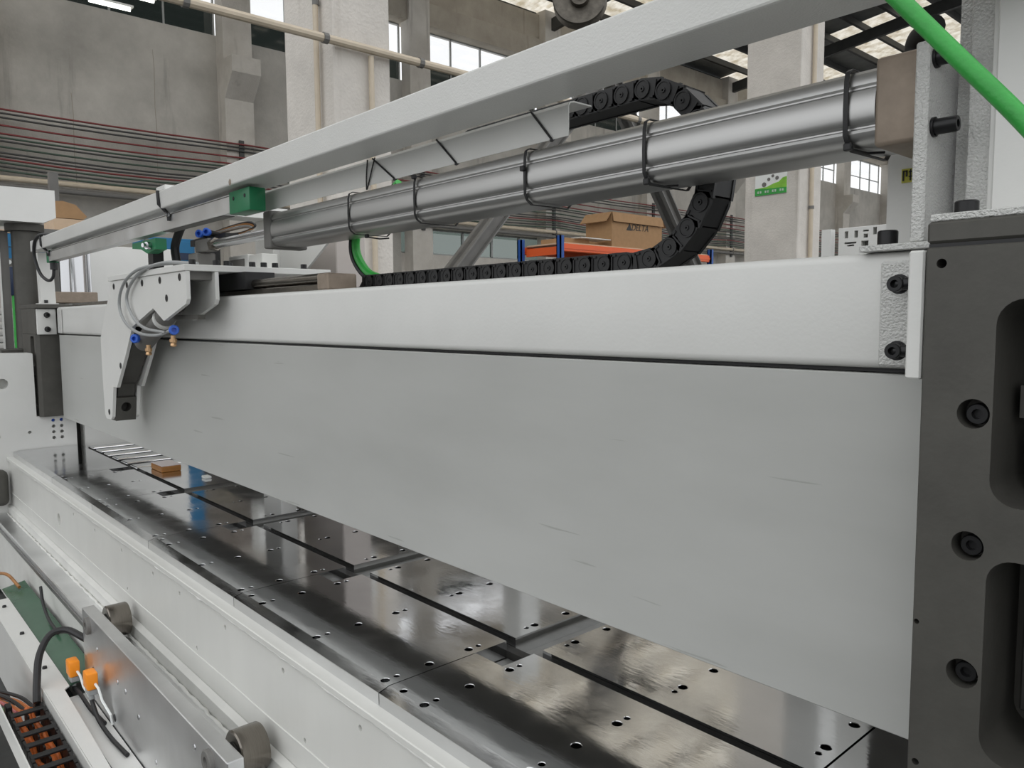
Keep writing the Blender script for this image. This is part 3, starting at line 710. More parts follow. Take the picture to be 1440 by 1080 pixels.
# cable ties on the scale
def tie_loop(name, pts, r, label, group, head=None, m='black'):
    t = thing(name, pts[0], label, 'cable tie', group)
    obj('strap', B().tube(pts, r, 6), m, t)
    if head:
        h, sz = head
        obj('head', B().box(h[0] - sz, h[0] + sz, h[1] - sz * .8, h[1] + sz * .8, h[2] - sz * .8, h[2] + sz * .8, sz * .3, 1), m, t, 0)
    return t
for x, lb in ((-2.81, 'black strap with steel screw holding the scale under the middle of the rail'), (-4.69, 'black strap holding the scale at the far rail end')):
    t = thing('scale_strap', (x, .92, 1.85), lb, 'strap')
    obj('strap', B().tube([(x - .01, .897, 1.945), (x, .896, 1.90), (x + .005, .924, 1.868), (x + .005, .926, 1.845)], .007, 6), 'black', t)
    obj('screw', B().lathe([(0, .012), (.006, .012), (.006, .006), (.014, .006)], (x + .004, .926, 1.868), (0, -1, 0), 10), 'chrome', t)

# ------------------------------------------------------------------ pneumatic cylinder
YF, YB = 1.03, 1.14; yc = (YF + YB) / 2
half = [(.030, 1.8215), (.012, 1.8205), (.004, 1.815), (.0, 1.806), (.0, 1.800), (.0035, 1.7975), (.0035, 1.7955), (.000, 1.793),
        (-.0022, 1.786), (-.0036, 1.777), (-.004, 1.768), (-.0034, 1.759), (-.0015, 1.7515), (.0, 1.7495), (.0045, 1.7475), (.0045, 1.7455), (.0, 1.743), (-.0012, 1.739), (.0005, 1.733), (.005, 1.727), (.012, 1.7235), (.03, 1.7225)]
prof = [(YF + d, z) for d, z in half] + [(YB - d, z) for d, z in half[::-1]]
pc = thing('pneumatic_cylinder', (-1.4, yc, 1.72), 'long silver aluminium pneumatic cylinder strapped with black ties', 'cylinder')
obj('barrel', B().prism(prof, 'x', -2.225, -.446), 'alu_barrel', pc, 28)
for x0, x1, m_ in ((-2.272, -2.225, 'tan'), (-.446, -.389, 'tan')):
    obj('end_cap', B().box(x0, x1, YF - .006, YB + .006, 1.716, 1.828, .006, 3), 'bracegrey' if x0 < -2 else m_, pc, 30)
obj('mount_plate', B().box(-.388, -.372, 1.0, 1.16, 1.5895, 1.826, .002, 1), 'white_tex', pc, 0)
obj('mount_side_plate', B().box(-.499, -.40, 1.20, 1.215, 1.5895, 1.85), 'white', pc, 0)
for z in (1.808, 1.727): socket_bolt('mount_bolt', (-.372, 1.018, z), (1, 0, 0), .0095, .028, pc)
obj('air_port_elbow', B().tube(bez([(-.42, 1.08, 1.826), (-.42, 1.08, 1.846), (-.41, 1.07, 1.856), (-.385, 1.05, 1.858)], 5), .013, 12), 'black', pc)
obj('rod', B().cyl((-2.80, yc, 1.775), (-2.272, yc, 1.775), .0165, 20), 'chrome', pc)
obj('rod_nut', B().lathe([(0, .024), (.03, .024), (.03, .018), (.045, .018)], (-2.83, yc, 1.775), 'x', 6), 'roller', pc)
obj('rod_clevis', B().box(-2.96, -2.83, yc - .02, yc + .02, 1.752, 1.798, .006, 2), 'bracegrey', pc, 30)
st = thing('warning_label', (-.47, 1.199, 1.69), 'small yellow printed label on the bracket behind the cylinder end', 'label')
b = B()
for a, bb in (((-.4765, -.4745), (1.697, 1.712)), ((-.4765, -.470), (1.710, 1.712)), ((-.472, -.470), (1.703, 1.712)), ((-.4665, -.465), (1.697, 1.713)), ((-.468, -.460), (1.7085, 1.7105)), ((-.463, -.4615), (1.698, 1.713)), ((-.468, -.460), (1.702, 1.7035))): b.box(a[0], a[1], 1.1962, 1.1974, bb[0], bb[1])
obj('print', b, 'ink', st, 0)
obj('sticker', B().box(-.4785, -.458, 1.1978, 1.1995, 1.6945, 1.7145), 'yellow', st, 0)

def cyl_tie(x, kind, lab):
    o = .0032; y0, y1 = YF - .0045, YB + .005; z0, z1 = 1.719, 1.825
    loop = [(x, y0 + .012, z1 - .001), (x, y0 + .003, z1 - .006), (x, y0, z1 - .018), (x, y0 - .001, 1.772), (x, y0, z0 + .02), (x + .002, y0 + .004, z0 + .008), (x + .004, y0 + .014, z0), (x + .008, y1 - .012, z0), (x + .008, y1, z0 + .012), (x + .004, y1, z1 - .012), (x + .002, y1 - .012, z1)]
    t = thing('cable_tie', (x, y0, z0), lab, 'cable tie', 'cable ties round the cylinder')
    # flat strap: swept rectangle
    b = B(); P = [Vector(p) for p in loop]; N = len(P); rings = []
    cen = Vector((x, yc, (z0 + z1) / 2))
    for p in P:
        r = (p - cen); r.x = 0; r.normalize()
        rings.append([b.bm.verts.new(p + Vector((sx, 0, 0)) + r * sr) for sx, sr in ((-o, 0), (o, 0), (o, .0016), (-o, .0016))])
    for i in range(N):
        a, c_ = rings[i], rings[(i + 1) % N]
        for k in range(4): b.bm.faces.new((a[k], a[(k + 1) % 4], c_[(k + 1) % 4], c_[k]))
    obj('strap', b, 'black', t, 40)
    hp = {'top': (x, y0 - .001, z1 - .004), 'mid': (x - .003, y0 - .003, 1.786), 'low': (x + .003, y0 + .003, z0 + .004), 'under': (x + .012, y0 + .045, z0 - .004)}[kind]
    obj('head', B().box(hp[0] - .0055, hp[0] + .0055, hp[1] - .005, hp[1] + .004, hp[2] - .005, hp[2] + .005, .0015, 1), 'black', t, 0)
    if kind in ('low', 'under'):
        obj('tail', B().tube([(hp[0], hp[1], hp[2] - .002), (hp[0] + .012, hp[1] + .03, hp[2] - .006), (hp[0] + .026, hp[1] + .05, hp[2] - .004)], .002, 5), 'black', t)
for x, k, l in ((-1.765, 'under', 'black cable tie round the cylinder above the green cable loop'), (-1.472, 'top', 'black cable tie with its head on top of the cylinder'),
                (-1.104, 'mid', 'black cable tie with its head halfway up the cylinder front'), (-.817, 'low', 'black cable tie round the cylinder in front of the chain bend'),
                (-.483, 'low', 'black cable tie next to the tan cylinder end cap')):
    cyl_tie(x, k, l)
# ties round the angle tray
for x, d, l in ((-1.625, .09, 'thin black tie hugging the angle tray near the looped tie'), (-1.368, .066, 'thin black tie across the middle of the angle tray'), (-1.073, .053, 'thin black tie near the cut end of the angle tray')):
    pts = [(x, 1.0118, 1.8835), (x + d, 1.0118, 1.8255), (x + d, 1.0145, 1.8215), (x + d, 1.019, 1.824), (x + d * .3, 1.0195, 1.873)]
    tie_loop('cable_tie', pts, .0022, l, 'cable ties on the angle tray', ((x + d, 1.0125, 1.8225), .003))
tie_loop('cable_tie', bez([(-1.645, 1.010, 1.8835), (-1.652, 1.0105, 1.845), (-1.655, 1.012, 1.815)]) + bez([(-1.652, 1.012, 1.815), (-1.625, 1.0105, 1.862), (-1.612, 1.010, 1.8835)]), .0018, 'loose black tie dangling from the angle tray to the cylinder', 'cable ties on the angle tray')

# ------------------------------------------------------------------ energy chain behind the cylinder
ec = thing('cable_chain', (-1.3, 1.17, 1.585), 'black nylon cable drag chain looping up behind the silver cylinder', 'cable chain')
def link_mesh(h, pitch, wy, t):
    b = B(); L = pitch
    for y0 in (0, wy - t):
        pts = [(-L * .62, -h * .5), (L * .30, -h * .5), (L * .5, -h * .42), (L * .62, -h * .2), (L * .62, h * .2), (L * .5, h * .42), (L * .30, h * .5), (-L * .62, h * .5)]
        b.prism(pts, 'y', y0, y0 + t)
        b.lathe([(0, h * .44), (.0025, h * .44), (.0025, h * .38), (.0012, h * .36), (.0012, h * .13), (.003, h * .12), (.003, h * .05), (.0, h * .045)], (L * .18, y0, 0), (0, -1, 0), 16)
        b.box(-L * .42, -L * .36, y0 - .0022, y0, -h * .4, h * .42); b.box(-L * .42, -L * .2, y0 - .0022, y0, h * .32, h * .42)
    for z in (-h * .46, h * .36): b.box(-L * .52, L * .5, t * .5, wy - t * .5, z, z + h * .10)
    return b
hC, pC = .038, .05; Yc0 = 1.135
zlo, zhi, xc = 1.604, 1.912, -.925; R = (zhi - zlo) / 2
track = []
x = -1.86
while x < xc: track.append((x, zlo, 0)); x += pC
nA = 10
for i in range(nA):
    a = (i + .5) / nA * math.pi; track.append((xc + R * math.sin(a), zlo + R - R * math.cos(a), -a))
x = xc - pC * .5
while x > -1.45: track.append((x, zhi, -math.pi)); x -= pC
lk0 = None
for x, z, a in track:
    if lk0 is None:
        bb = link_mesh(hC, pC, .062, .007)
        bmesh.ops.translate(bb.bm, verts=bb.bm.verts, vec=(x, Yc0, z)); lk0 = obj('link', bb, 'chainblk', ec, 30)
        # put origin at the link centre
        d = Vector((x, Yc0 + .031, z)) - WO[lk0.name]; lk0.data.transform(Matrix.Translation(-d)); WO[lk0.name] = Vector((x, Yc0 + .031, z)); lk0.location = WO[lk0.name] - WO[ec.name]; base = WO[lk0.name].copy()
    else: copy(lk0, Vector((x, Yc0 + .031, z)) - base, ec, rot=(0, a, 0))
obj('end_bracket', B().prism([(-1.95, 1.583), (-1.86, 1.583), (-1.86, 1.62), (-1.89, 1.61), (-1.91, 1.592), (-1.95, 1.590)], 'y', 1.137, 1.195), 'chainblk', ec, 0)
gc = bez([(-1.84, 1.165, 1.612), (-1.905, 1.16, 1.635), (-1.95, 1.155, 1.69), (-1.93, 1.15, 1.75), (-1.85, 1.16, 1.80), (-1.75, 1.17, 1.86)])
tag(obj('chain_cable', B().tube(gc, .012, 10), 'greenhose'), 'green cable curving up out of the drag chain end', 'cable')
gc2 = [Vector(p) + Vector((-.012, -.008, -.006)) for p in gc]
tag(obj('chain_cable', B().tube(gc2, .007, 8), 'black'), 'black cable running beside the green cable at the chain end', 'cable')

# thick green hose in front of right post
gh = bez([(-.74, .955, 1.954), (-.67, .90, 2.03), (-.56, .78, 2.07), (-.44, .71, 1.985), (-.344, .70, 1.838), (-.288, .70, 1.769), (-.239, .70, 1.7085), (-.190, .70, 1.648), (-.138, .70, 1.575), (-.08, .70, 1.46), (-.01, .67, 1.28), (.06, .62, 1.0), (.12, .55, .4), (.16, .5, .02)])
tag(obj('green_hose', B().tube(gh, .0073, 16), 'greenhose'), 'thick bright green hose hanging in front of the white upright frame', 'hose')

# ------------------------------------------------------------------ gripper carriage
gr = thing('gripper_carriage', (-2.9, 1.0, 1.6), 'white aluminium gripper carriage riding on the crossbeam with dark jaw', 'gripper')
GP = [(-3.298, 1.655), (-2.474, 1.655), (-2.474, 1.568), (-2.486, 1.553), (-2.690, 1.502), (-2.702, 1.502), (-2.803, 1.544), (-3.049, 1.480), (-3.156, 1.366), (-3.285, 1.241), (-3.335, 1.241), (-3.372, 1.118), (-3.39, 1.106), (-3.455, 1.104), (-3.475, 1.12), (-3.485, 1.265), (-3.486, 1.432), (-3.417, 1.515), (-3.339, 1.599)]
for y0 in (.86, .950):
    o_ = obj('side_plate', B().prism(GP, 'y', y0, y0 + .012), 'white', gr, 0)
    if y0 < .9:
        for u_ in ((-3.26, 1.634), (-3.09, 1.634), (-2.91, 1.634), (-2.72, 1.636), (-2.53, 1.638), (-2.66, 1.575), (-3.22, 1.33), (-3.41, 1.135)):
            obj('screw', B().lathe([(0, .012), (.0012, .012), (.0012, .006), (.0002, .006)], (u_[0], .86, u_[1]), (0, -1, 0), 14), 'blackbolt', o_)
obj('top_plate', B().box(-3.32, -2.474, .855, 1.36, 1.656, 1.676, .0015, 1), 'white', gr, 0)
obj('cross_block', B().box(-2.60, -2.50, .873, .949, 1.63, 1.6555), 'bracegrey', gr, 0)
obj('inner_plate', B().box(-3.28, -2.62, .905, .912, 1.55, 1.65), 'dark', gr, 0)
jaw = obj('jaw', B().prism([(-3.468, 1.112), (-3.455, 1.100), (-3.372, 1.100), (-3.352, 1.195), (-3.47, 1.195)], 'y', .8735, .9485), 'dark', gr, 0)
cj = B(); cj.lathe([(-.06, .019), (.1, .019)], (-3.36, .911, 1.155), 'x', 22); cut(jaw, cj)
obj('jaw_arm', B().prism([(-3.46, 1.196), (-3.36, 1.196), (-3.335, 1.25), (-3.30, 1.262), (-3.18, 1.37), (-3.10, 1.435), (-3.14, 1.48), (-3.26, 1.43), (-3.40, 1.30)], 'y', .880, .942), 'dark', gr, 30)
obj('air_cylinder', B().cyl((-3.09, .91, 1.42), (-2.72, .91, 1.56), .034, 20), 'bracegrey', gr)
obj('clamp_ring', B().lathe([(0, .038), (.02, .038)], (-2.86, .91, 1.505), (.93, 0, .36), 20), 'white', gr)
for c0, ax in (((-3.035, .868, 1.437), (.62, -.78, 0)), ((-2.68, .885, 1.470), (.96, -.25, .05))):
    obj('elbow_body', B().cyl(Vector(c0) - Vector(ax) * .06, c0, .014, 12), 'black', gr)
    f = obj('push_fitting', B().lathe([(0, .0165), (.012, .0165), (.014, .014), (.014, .008), (.002, .008)], c0, ax, 16), 'blue', gr)
for c0 in ((-2.955, .885, 1.415), (-2.69, .885, 1.452)):
    obj('muffler', B().lathe([(0, .008), (.012, .008), (.012, .012), (.022, .012), (.026, .009), (.034, .011), (.038, .007)], c0, (0, 0, -1), 10), 'brass', gr)
tb1 = bez([(-2.62, .90, 1.69), (-2.72, .862, 1.688), (-2.90, .842, 1.678), (-3.06, .84, 1.635), (-3.125, .84, 1.565), (-3.075, .842, 1.50), (-2.93, .845, 1.460), (-2.78, .86, 1.452), (-2.70, .885, 1.47)])
obj('air_tube', B().tube(tb1, .0055, 8), 'greytube', gr)
tb2 = bez([(-2.56, .93, 1.685), (-2.68, .865, 1.692), (-2.86, .848, 1.674), (-3.00, .846, 1.63), (-3.05, .846, 1.575), (-2.98, .848, 1.51), (-2.86, .85, 1.475), (-2.72, .87, 1.462)])
obj('air_tube', B().tube(tb2, .0055, 8), 'greytube', gr)
obj('fitting_bar', B().box(-2.72, -2.50, .90, .925, 1.505, 1.52), 'dark', gr, 0)
obj('linear_bearing', B().box(-3.2, -2.42, 1.025, 1.125, 1.601, 1.6555), 'black', gr, 0)
for x, y in ((-2.50, .965), (-2.50, 1.0), (-2.50, 1.085), (-2.50, 1.125), (-2.50, 1.165), (-2.50, 1.27), (-2.50, .89), (-2.58, 1.04)):
    socket_bolt('top_bolt', (x, y, 1.676), (0, 0, 1), .0105, .017, gr)
v_ = obj('valve_block', B().box(-2.98, -2.80, 1.20, 1.26, 1.678, 1.745, .002, 1), 'white', gr, 0)
obj('valve_label', B().box(-2.965, -2.83, 1.197, 1.1995, 1.69, 1.73), 'bracegrey', v_, 0)
obj('valve_block', B().box(-2.79, -2.68, 1.20, 1.26, 1.678, 1.74, .002, 1), 'white_dirty', gr, 0)
obj('manifold', B().box(-3.20, -2.84, 1.135, 1.185, 1.797, 1.822), 'black', gr, 0)
obj('manifold_post', B().box(-3.12, -3.06, 1.15, 1.2, 1.676, 1.83), 'black', gr, 0)
for x in (-3.01, -2.935):
    obj('push_fitting', B().lathe([(0, .014), (.014, .0155), (.016, .013), (.016, .008), (.004, .008)], (x, 1.108, 1.829), (.62, -.78, .05), 16), 'blue', gr)
    obj('elbow_body', B().cyl((x - .04, 1.16, 1.826), (x, 1.109, 1.829), .011, 10), 'black', gr)
obj('rod_bracket', B().box(-2.99, -2.9, 1.05, 1.12, 1.6765, 1.75, .004, 1), 'bracegrey', gr, 0)
obj('signal_hose', B().tube(bez([(-3.07, 1.045, 1.676), (-3.10, 1.045, 1.73), (-3.11, 1.045, 1.785), (-3.06, 1.045, 1.835), (-2.99, 1.045, 1.875)]), .016, 10), 'black', gr)
for k in range(4):
    obj('thin_tube', B().tube(bez([(-3.18, 1.15 + .01 * k, 1.824 + .004 * k), (-3.0, 1.18 + .006 * k, 1.838 + .006 * k), (-2.83 + .012 * k, 1.20, 1.845 + .005 * k), (-2.775 + .012 * k, 1.205, 1.832 + .003 * k), (-2.85, 1.20, 1.818 + .003 * k), (-3.0, 1.19, 1.822 + .003 * k)]), .0042, 6), ('tan', 'greytube', 'wood', 'black')[k], gr)
obj('limit_post', B().box(-3.26, -3.20, .99, 1.03, 1.677, 1.80), 'black', gr, 0)
obj('limit_knob', B().lathe([(0, .018), (.012, .022), (.02, .010)], (-3.23, .985, 1.80), (0, 0, 1), 12), 'white', gr)

# rail on crossbeam
rl = thing('slide_rail', (-3.2, 1.07, 1.581), 'polished slide rail with end stop lying on top of the crossbeam', 'rail')
obj('rail', B().box(-4.75, -1.935, 1.04, 1.10, 1.5815, 1.6, .003, 1), 'roller', rl, 0)
obj('guide_shaft', B().cyl((-2.42, 1.06, 1.616), (-1.935, 1.06, 1.616), .0155, 18), 'roller', rl)
obj('end_stop', B().box(-1.935, -1.875, 1.02, 1.11, 1.5815, 1.626, .004, 1), 'tan', rl, 0)

# ------------------------------------------------------------------ left-end background machinery
hc = thing('hydraulic_cylinder', (-5.38, 1.21, 1.61), 'polished chrome hydraulic ram on a brown block by the far post', 'cylinder')
obj('chrome_rod', B().cyl((-5.38, 1.19, 1.68), (-5.38, 1.19, 2.05), .075, 32), 'chrome', hc)
obj('base_block', B().box(-5.50, -5.28, 1.065, 1.30, 1.612, 1.6795, .004, 1), 'tan', hc, 0)
obj('side_rod', B().cyl((-5.40, 1.285, 1.68), (-5.40, 1.285, 2.05), .012, 10), 'chrome', hc)
pp = thing('press_column', (-5.6, .98, 0), 'dark steel column capped by a white head box at the far end', 'column')
obj('dark_column', B().cyl((-5.62, .99, 1.34), (-5.62, .99, 2.055), .075, 28), 'dark', pp)
obj('flange', B().cyl((-5.62, .99, 2.056), (-5.62, .99, 2.10), .105, 28), 'dark', pp)
hb = B().prism([(.45, 2.10), (1.06, 2.10), (1.13, 2.135), (1.13, 2.30), (.45, 2.30)], 'x', -5.80, -5.45)
obj('head_box', hb, 'white', pp, 0)
obj('side_strip', B().box(-5.68, -5.66, .855, .905, 1.2, 2.06), 'bracegrey', pp, 0)
obj('strip_edge', B().box(-5.655, -5.645, .848, .858, 1.2, 2.06), 'white', pp, 0)
obj('pedestal', B().box(-5.8, -5.42, .80, 1.15, 0, 1.335), 'dark', pp, 0)
tag(obj('white_cabinet', B().box(-6.6, -6.0, 1.42, 2.05, 0, 2.03, .01, 2), 'white', None, 30), 'plain white cabinet standing behind the chrome ram', 'cabinet')
tc_ = thing('blue_cabinet', (-7.2, 2.33, 0), 'teal blue tool cabinet half hidden behind the linear scale', 'cabinet')
obj('body', B().box(-7.4, -7.0, 2.12, 2.52, 0, 2.215, .006, 1), 'tealblue', tc_, 0)
obj('door', B().box(-6.998, -6.985, 2.14, 2.50, .1, 2.19, .003, 1), 'tealblue', tc_, 0)
obj('dark_band', B().box(-6.9845, -6.98, 2.14, 2.50, 2.03, 2.09), 'navy', tc_, 0)
cv = thing('beige_cover', (-2.9, 1.62, 1.0), 'beige machine cover box with a slot behind the cylinder bracket', 'cover')
cvb = obj('body', B().box(-3.06, -2.72, 1.52, 1.65, .7905, 1.83, .004, 1), 'pinkgrey', cv, 0)
cc = B(); cc.box(-2.95, -2.85, 1.45, 1.56, 1.765, 1.79); cut(cvb, cc)

# perforated fixtures behind right end
fx = thing('perforated_casting', (-1.0, 2.2, 1.0), 'white perforated casting plate standing behind the crossbeam', 'fixture')
fp = obj('plate', B().box(-1.048, -.905, 2.2, 2.225, 1.0, 1.752, .001, 1), 'white', fx, 0)
c = B()
for x0, x1, z0, z1 in ((-1.030, -1.020, 1.722, 1.742), (-1.002, -.992, 1.722, 1.742), (-.978, -.962, 1.737, 1.742), (-.976, -.964, 1.720, 1.731), (-.950, -.940, 1.727, 1.747), (-1.030, -.996, 1.706, 1.711), (-1.022, -1.002, 1.699, 1.7035), (-.982, -.962, 1.695, 1.712)):
    c.box(x0, x1, 2.1, 2.3, z0, z1)
cut(fp, c)
obj('back_plate', B().box(-1.048, -.905, 2.226, 2.23, 1.0, 1.752), 'bracegrey', fx, 0)
tag(obj('perforated_casting', B().prism([(-1.098, 1.0), (-1.07, 1.0), (-1.07, 1.752), (-1.098, 1.752)], 'y', 2.2, 2.225), 'white', None, 0), 'narrow white casting strip standing beside the perforated casting', 'fixture')
tag(obj('support_table', B().box(-1.4, -.4, 2.1, 2.6, .80, .9995), 'dark', None, 0), 'dark table behind the machine carrying the white castings', 'table') 
obj_t = bpy.data.objects['support_table']
for x in (-1.35, -.45):
    for y in (2.15, 2.55): obj('leg', B().box(x - .03, x + .03, y - .03, y + .03, 0, .7995), 'dark', obj_t, 0)

# unseen rear frame, beams added to put dark patches in the table's reflections
rb = thing('added_rear_frame', (-2.5, 2.0, 0), 'unseen dark rear frame added behind the table for its reflections', 'frame')
obj('added_back_beam', B().box(-5.0, -2.75, 1.80, 1.88, .92, 1.12), 'dark', rb, 0)
obj('added_back_beam', B().box(-.75, .3, 1.80, 1.88, .92, 1.2), 'dark', rb, 0)
for x in (-4.6, -3.4, -2.2, -1.0, .2): obj('back_post', B().box(x - .05, x + .05, 1.96, 2.06, 0, 1.5), 'white_dirty', rb, 0)

# far-left background items
t = thing('storage_rack', (-9.2, 1.3, 0), 'blue steel storage rack in the background left of the dark column', 'rack')
for y in (.4, 1.86): obj('upright', B().box(-9.05, -8.97, y - .04, y + .04, 0, 3.0), 'bracegrey' if y > 1 else 'tealblue', t, 0)
for z in (1.0, 2.10): obj('shelf_beam', B().box(-9.03, -8.95, .45, 1.8, z, z + .13), 'tealblue', t, 0)
obj('shelf_beam', B().box(-9.0, -8.94, .45, 1.8, 2.235, 2.36), 'tealblue', t, 0)
for z in (1.13, 2.37): obj('shelf_board', B().box(-9.8, -8.98, .4, 1.86, z, z + .03), 'cardlight', t, 0)
ws = thing('wrapped_stack', (-9.3, 1.2, 1.16), 'film-wrapped white stack on the blue storage rack', 'stack')
for k in range(7): obj('layer', B().box(-9.6, -9.0, .7 + .01 * (k % 2), 1.62 - .012 * (k % 3), 1.165 + k * .068, 1.228 + k * .068, .01, 2), 'wrap', ws, 30)
mo = thing('control_panel', (-8.6, 1.43, 1.3), 'navy control panel on a stand with two pale buttons', 'panel')
obj('panel', B().box(-8.63, -8.58, 1.34, 1.46, 1.75, 2.02, .008, 2), 'navy', mo, 30)
for y in (1.37, 1.425): obj('button', B().lathe([(0, .022), (.012, .02)], (-8.58, y, 2.06), 'x', 12), 'paper', mo)
obj('button_plate', B().box(-8.62, -8.582, 1.34, 1.46, 2.025, 2.095), 'bracegrey', mo, 0)
obj('stand', B().cyl((-8.61, 1.40, 0), (-8.61, 1.40, 1.75), .02, 10), 'greenhose', mo)
t = carton(-8.3, -7.9, 1.62, 1.88, 2.31, 2.42, 'pale cardboard box standing under the torn brown carton', 'cardlight', False)
b = B().prism([(1.64, 2.425), (1.86, 2.425), (1.89, 2.45), (1.80, 2.55), (1.70, 2.575), (1.64, 2.57)], 'x', -8.3, -7.9)
tag(obj('torn_carton', b, 'card', None, 0), 'torn brown carton leaning on the pale cardboard box', 'box')
bt = tag(obj('stock_table', B().box(-8.4, -7.8, 1.5, 2.1, 2.27, 2.309), 'bracegrey', None, 0), 'grey shelf board carrying the two cartons behind the far post', 'shelf')
for x in (-8.35, -7.85):
    for y in (1.55, 2.05): obj('leg', B().box(x - .02, x + .02, y - .02, y + .02, 0, 2.2695), 'bracegrey', bt, 0)

# =================================================================== lower-left carriage
rc = thing('roller_carriage', (-2.2, .62, .1), 'aluminium carriage plate with bearing rollers running along the bed rail', 'carriage')
cpl = obj('carriage_plate', B().box(-2.835, -1.60, .600, .638, .16, .548, .002, 1), 'alu', rc, 0)
for x, r in ((-2.735, .054), (-1.685, .054)):
    rr = obj('roller', B().lathe([(0, r * .55), (0, r * .93), (.003, r), (.062, r), (.066, r * .95), (.066, r * .4)], (x, .648, .512), 'y', 36), 'roller', rc)
    obj('roller_bore', B().lathe([(0, r * .54), (.004, r * .54)], (x, .6465, .512), 'y', 24), 'dark_in', rr)
    obj('axle_head', B().lathe([(0, .028), (.010, .028), (.0125, .025), (.0125, .013), (.006, .012)], (x - .012, .600, .512), (0, -1, 0), 28), 'bracegrey', rc)
for x, z, r in ((-2.66, .46, .007), (-2.44, .43, .008), (-2.36, .43, .009), (-2.24, .40, .008), (-1.80, .50, .008), (-2.80, .49, .006), (-2.1, .33, .008)):
    obj('pin', B().lathe([(0, r), (.0015, r * .9)], (x, .600, z), (0, -1, 0), 10), 'chrome', rc)
for x, z in ((-2.72, .37), (-2.49, .30)):
    obj('plug', B().lathe([(0, .012), (.0015, .011)], (x, .600, z), (0, -1, 0), 12), 'black', rc)
def switch(x, z, lab):
    t = thing('limit_switch', (x, .56, z - .03), lab, 'switch', 'orange limit switches')
    obj('body', B().box(x - .026, x + .026, .552, .585, z - .024, z + .030, .006, 2), 'orange', t, 30)
    obj('base', B().box(x - .022, x + .022, .556, .582, z - .042, z - .0245, .002, 1), 'greytube', t, 0)
    obj('gland', B().cyl((x, .568, z - .0425), (x + .004, .568, z - .06), .008, 10), 'greytube', t)
    obj('roller_arm', B().tube([(x + .027, .575, z - .005), (x + .05, .578, z - .012), (x + .07, .582, z - .045), (x + .12, .592, z - .075), (x + .125, .594, z - .105)], .004, 6), 'paper', t)
    obj('switch_cable', B().tube(bez([(x + .004, .568, z - .06), (x + .015, .567, z - .066), (x + .09, .566, .288), (x + .20, .570, .277), (x + .30, .577, .276), (x + .33, .58, .2755)]), .0065, 8), 'black', t)
switch(-2.855, .342, 'orange limit switch over the green film beyond the carriage plate end')
switch(-2.622, .382, 'orange limit switch mirrored in the aluminium carriage plate')
# trays
wt = thing('cable_tray', (-3.0, .5, .05), 'white bent sheet cable tray below the carriage', 'tray')
obj('top_flange', B().prism([(-3.92, .512), (-3.92, .548), (-2.82, .548), (-2.80, .53), (-2.0, .512), (-2.0, .481), (-3.70, .480)], 'z', .296, .300), 'white', wt, 0)
obj('side_sheet', B().box(-3.80, -2.0, .476, .480, .03, .300), 'white', wt, 0)
obj('bracket_sheet', B().prism([(-2.80, .268), (-1.2, .268), (-1.2, .05), (-2.70, .05), (-2.70, .185), (-2.73, .20), (-2.80, .215)], 'y', .533, .5365), 'white', wt, 0)
obj('bracket_top', B().box(-2.80, -1.2, .5365, .597, .2645, .268), 'white', wt, 0)
obj('outer_sheet', B().box(-3.2, -1.6, .352, .356, .235, .30), 'white', wt, 0)
for x in (-3.80, -3.42, -3.02): obj('tray_screw', B().lathe([(0, .008), (.008, .007)], (x, .515, .300), 'z', 10), 'black', wt)
obj('tray_screw', B().lathe([(0, .010), (.010, .009)], (-2.70, .533, .24), (0, -1, 0), 10), 'black', wt)
tag(obj('green_film', B().prism([(.551, .292), (.640, .312), (.642, .308), (.552, .288)], 'x', -4.10, -2.84), 'greensheet', None, 0), 'dark green plastic film lying between the tray and the bed', 'film')
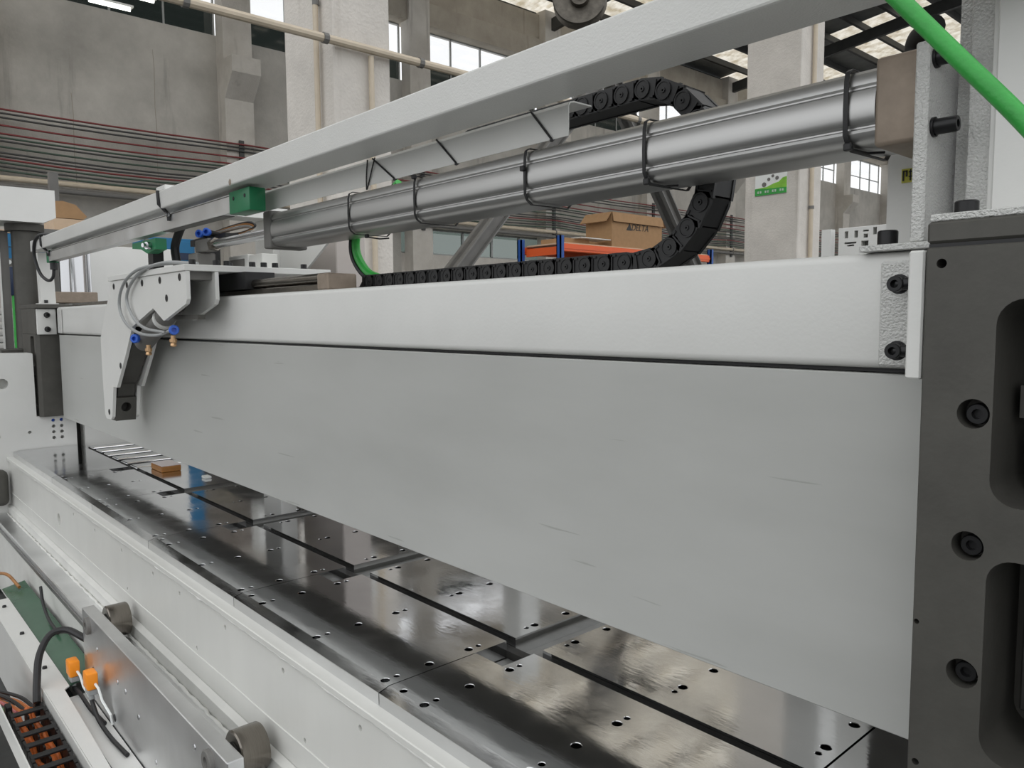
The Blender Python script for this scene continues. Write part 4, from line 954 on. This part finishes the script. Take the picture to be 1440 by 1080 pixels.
# lower chain with orange cables
lc = thing('lower_cable_chain', (-2.5, .42, .1), 'open black cable chain holding orange cables in the white tray', 'cable chain')
l0 = None
for k in range(12):
    x = -2.79 + k * .078
    if l0 is None:
        b = B()
        for y in (.374, .462): b.box(x - .037, x + .034, y, y + .008, .17, .268)
        b.box(x - .012, x + .012, .374, .47, .262, .270, .002, 1); b.box(x - .012, x + .012, .374, .47, .17, .176)
        b.box(x - .03, x + .03, .417, .422, .176, .262)
        l0 = obj('chain_link', b, 'chainblk', lc, 0)
    else: copy(l0, (.078 * k, 0, 0), lc)
for y in (.394, .408, .436, .450):
    obj('power_cable', B().tube([(-2.9 + i * .06, y + .004 * math.sin(i * 1.7 + y * 50), .215 + .012 * math.sin(i * 1.1 + y * 90)) for i in range(19)], .0085, 8), 'copper', lc)
for x in (-2.86,):
    for y in (.372, .452): obj('chain_end_ear', B().box(x - .02, x + .015, y, y + .018, .215, .275, .003, 1), 'chainblk', lc, 0)
bc = bez([(-2.83, .455, .27), (-2.87, .465, .32), (-2.92, .485, .39), (-2.95, .525, .44), (-2.93, .57, .45), (-2.86, .60, .44), (-2.82, .625, .42)])
tag(obj('black_cable', B().tube(bc, .0115, 10), 'black'), 'thick black cable arching from the cable chain to the carriage', 'cable')
tag(obj('black_cable', B().tube(bez([(-3.62, .62, .41), (-3.56, .615, .36), (-3.45, .612, .325), (-3.28, .61, .32)]), .006, 8), 'black'), 'thin black cable dropping from the rail onto the green film', 'cable')
tag(obj('black_cable', B().tube(bez([(-4.05, .53, .20), (-4.15, .53, .29), (-4.2, .55, .335), (-4.12, .58, .345), (-3.98, .60, .32)]), .007, 8), 'wood'), 'brownish cable curling over the far tip of the tray', 'cable')
cols = ['wire_pink', 'wire_or', 'wire_gn', 'wire_pink', 'wire_or', 'black', 'wire_or', 'black']
names = {'wire_pink': 'pink', 'wire_or': 'orange', 'wire_gn': 'green', 'black': 'black'}
for k, cm in enumerate(cols):
    pth = bez([(-3.4, .22 + .02 * k, .12 + .012 * (k % 3)), (-3.25, .29 + .016 * k, .16 + .012 * (k % 3)), (-3.08, .345 + .0145 * k, .19 + .008 * (k % 2)), (-2.93, .366 + .0135 * k, .215), (-2.90, .368 + .0135 * k, .225)])
    tag(obj('wire', B().tube(pth, .006, 6), cm), '%s wire fanning into the end of the open cable chain' % names[cm], 'wire', '%s wires at the chain end' % names[cm])
tag(obj('floor_cover', B().box(-4.6, -2.0, -.3, .345, .001, .03), 'dark_in', None, 0), 'dark flat cover plate lying on the floor under the tray', 'cover')
tag(obj('white_floor_sheet', B().box(-3.0, -1.6, .05, .30, .0305, .09, .01, 2), 'white', None, 30), 'white folded sheet lying on the dark floor cover', 'sheet')
tag(obj('dark_side_bracket', B().box(-4.997, -4.90, .62, .722, .505, .70, .03, 3), 'dark', None, 30), 'dark rounded bracket behind the white bed corner', 'bracket')
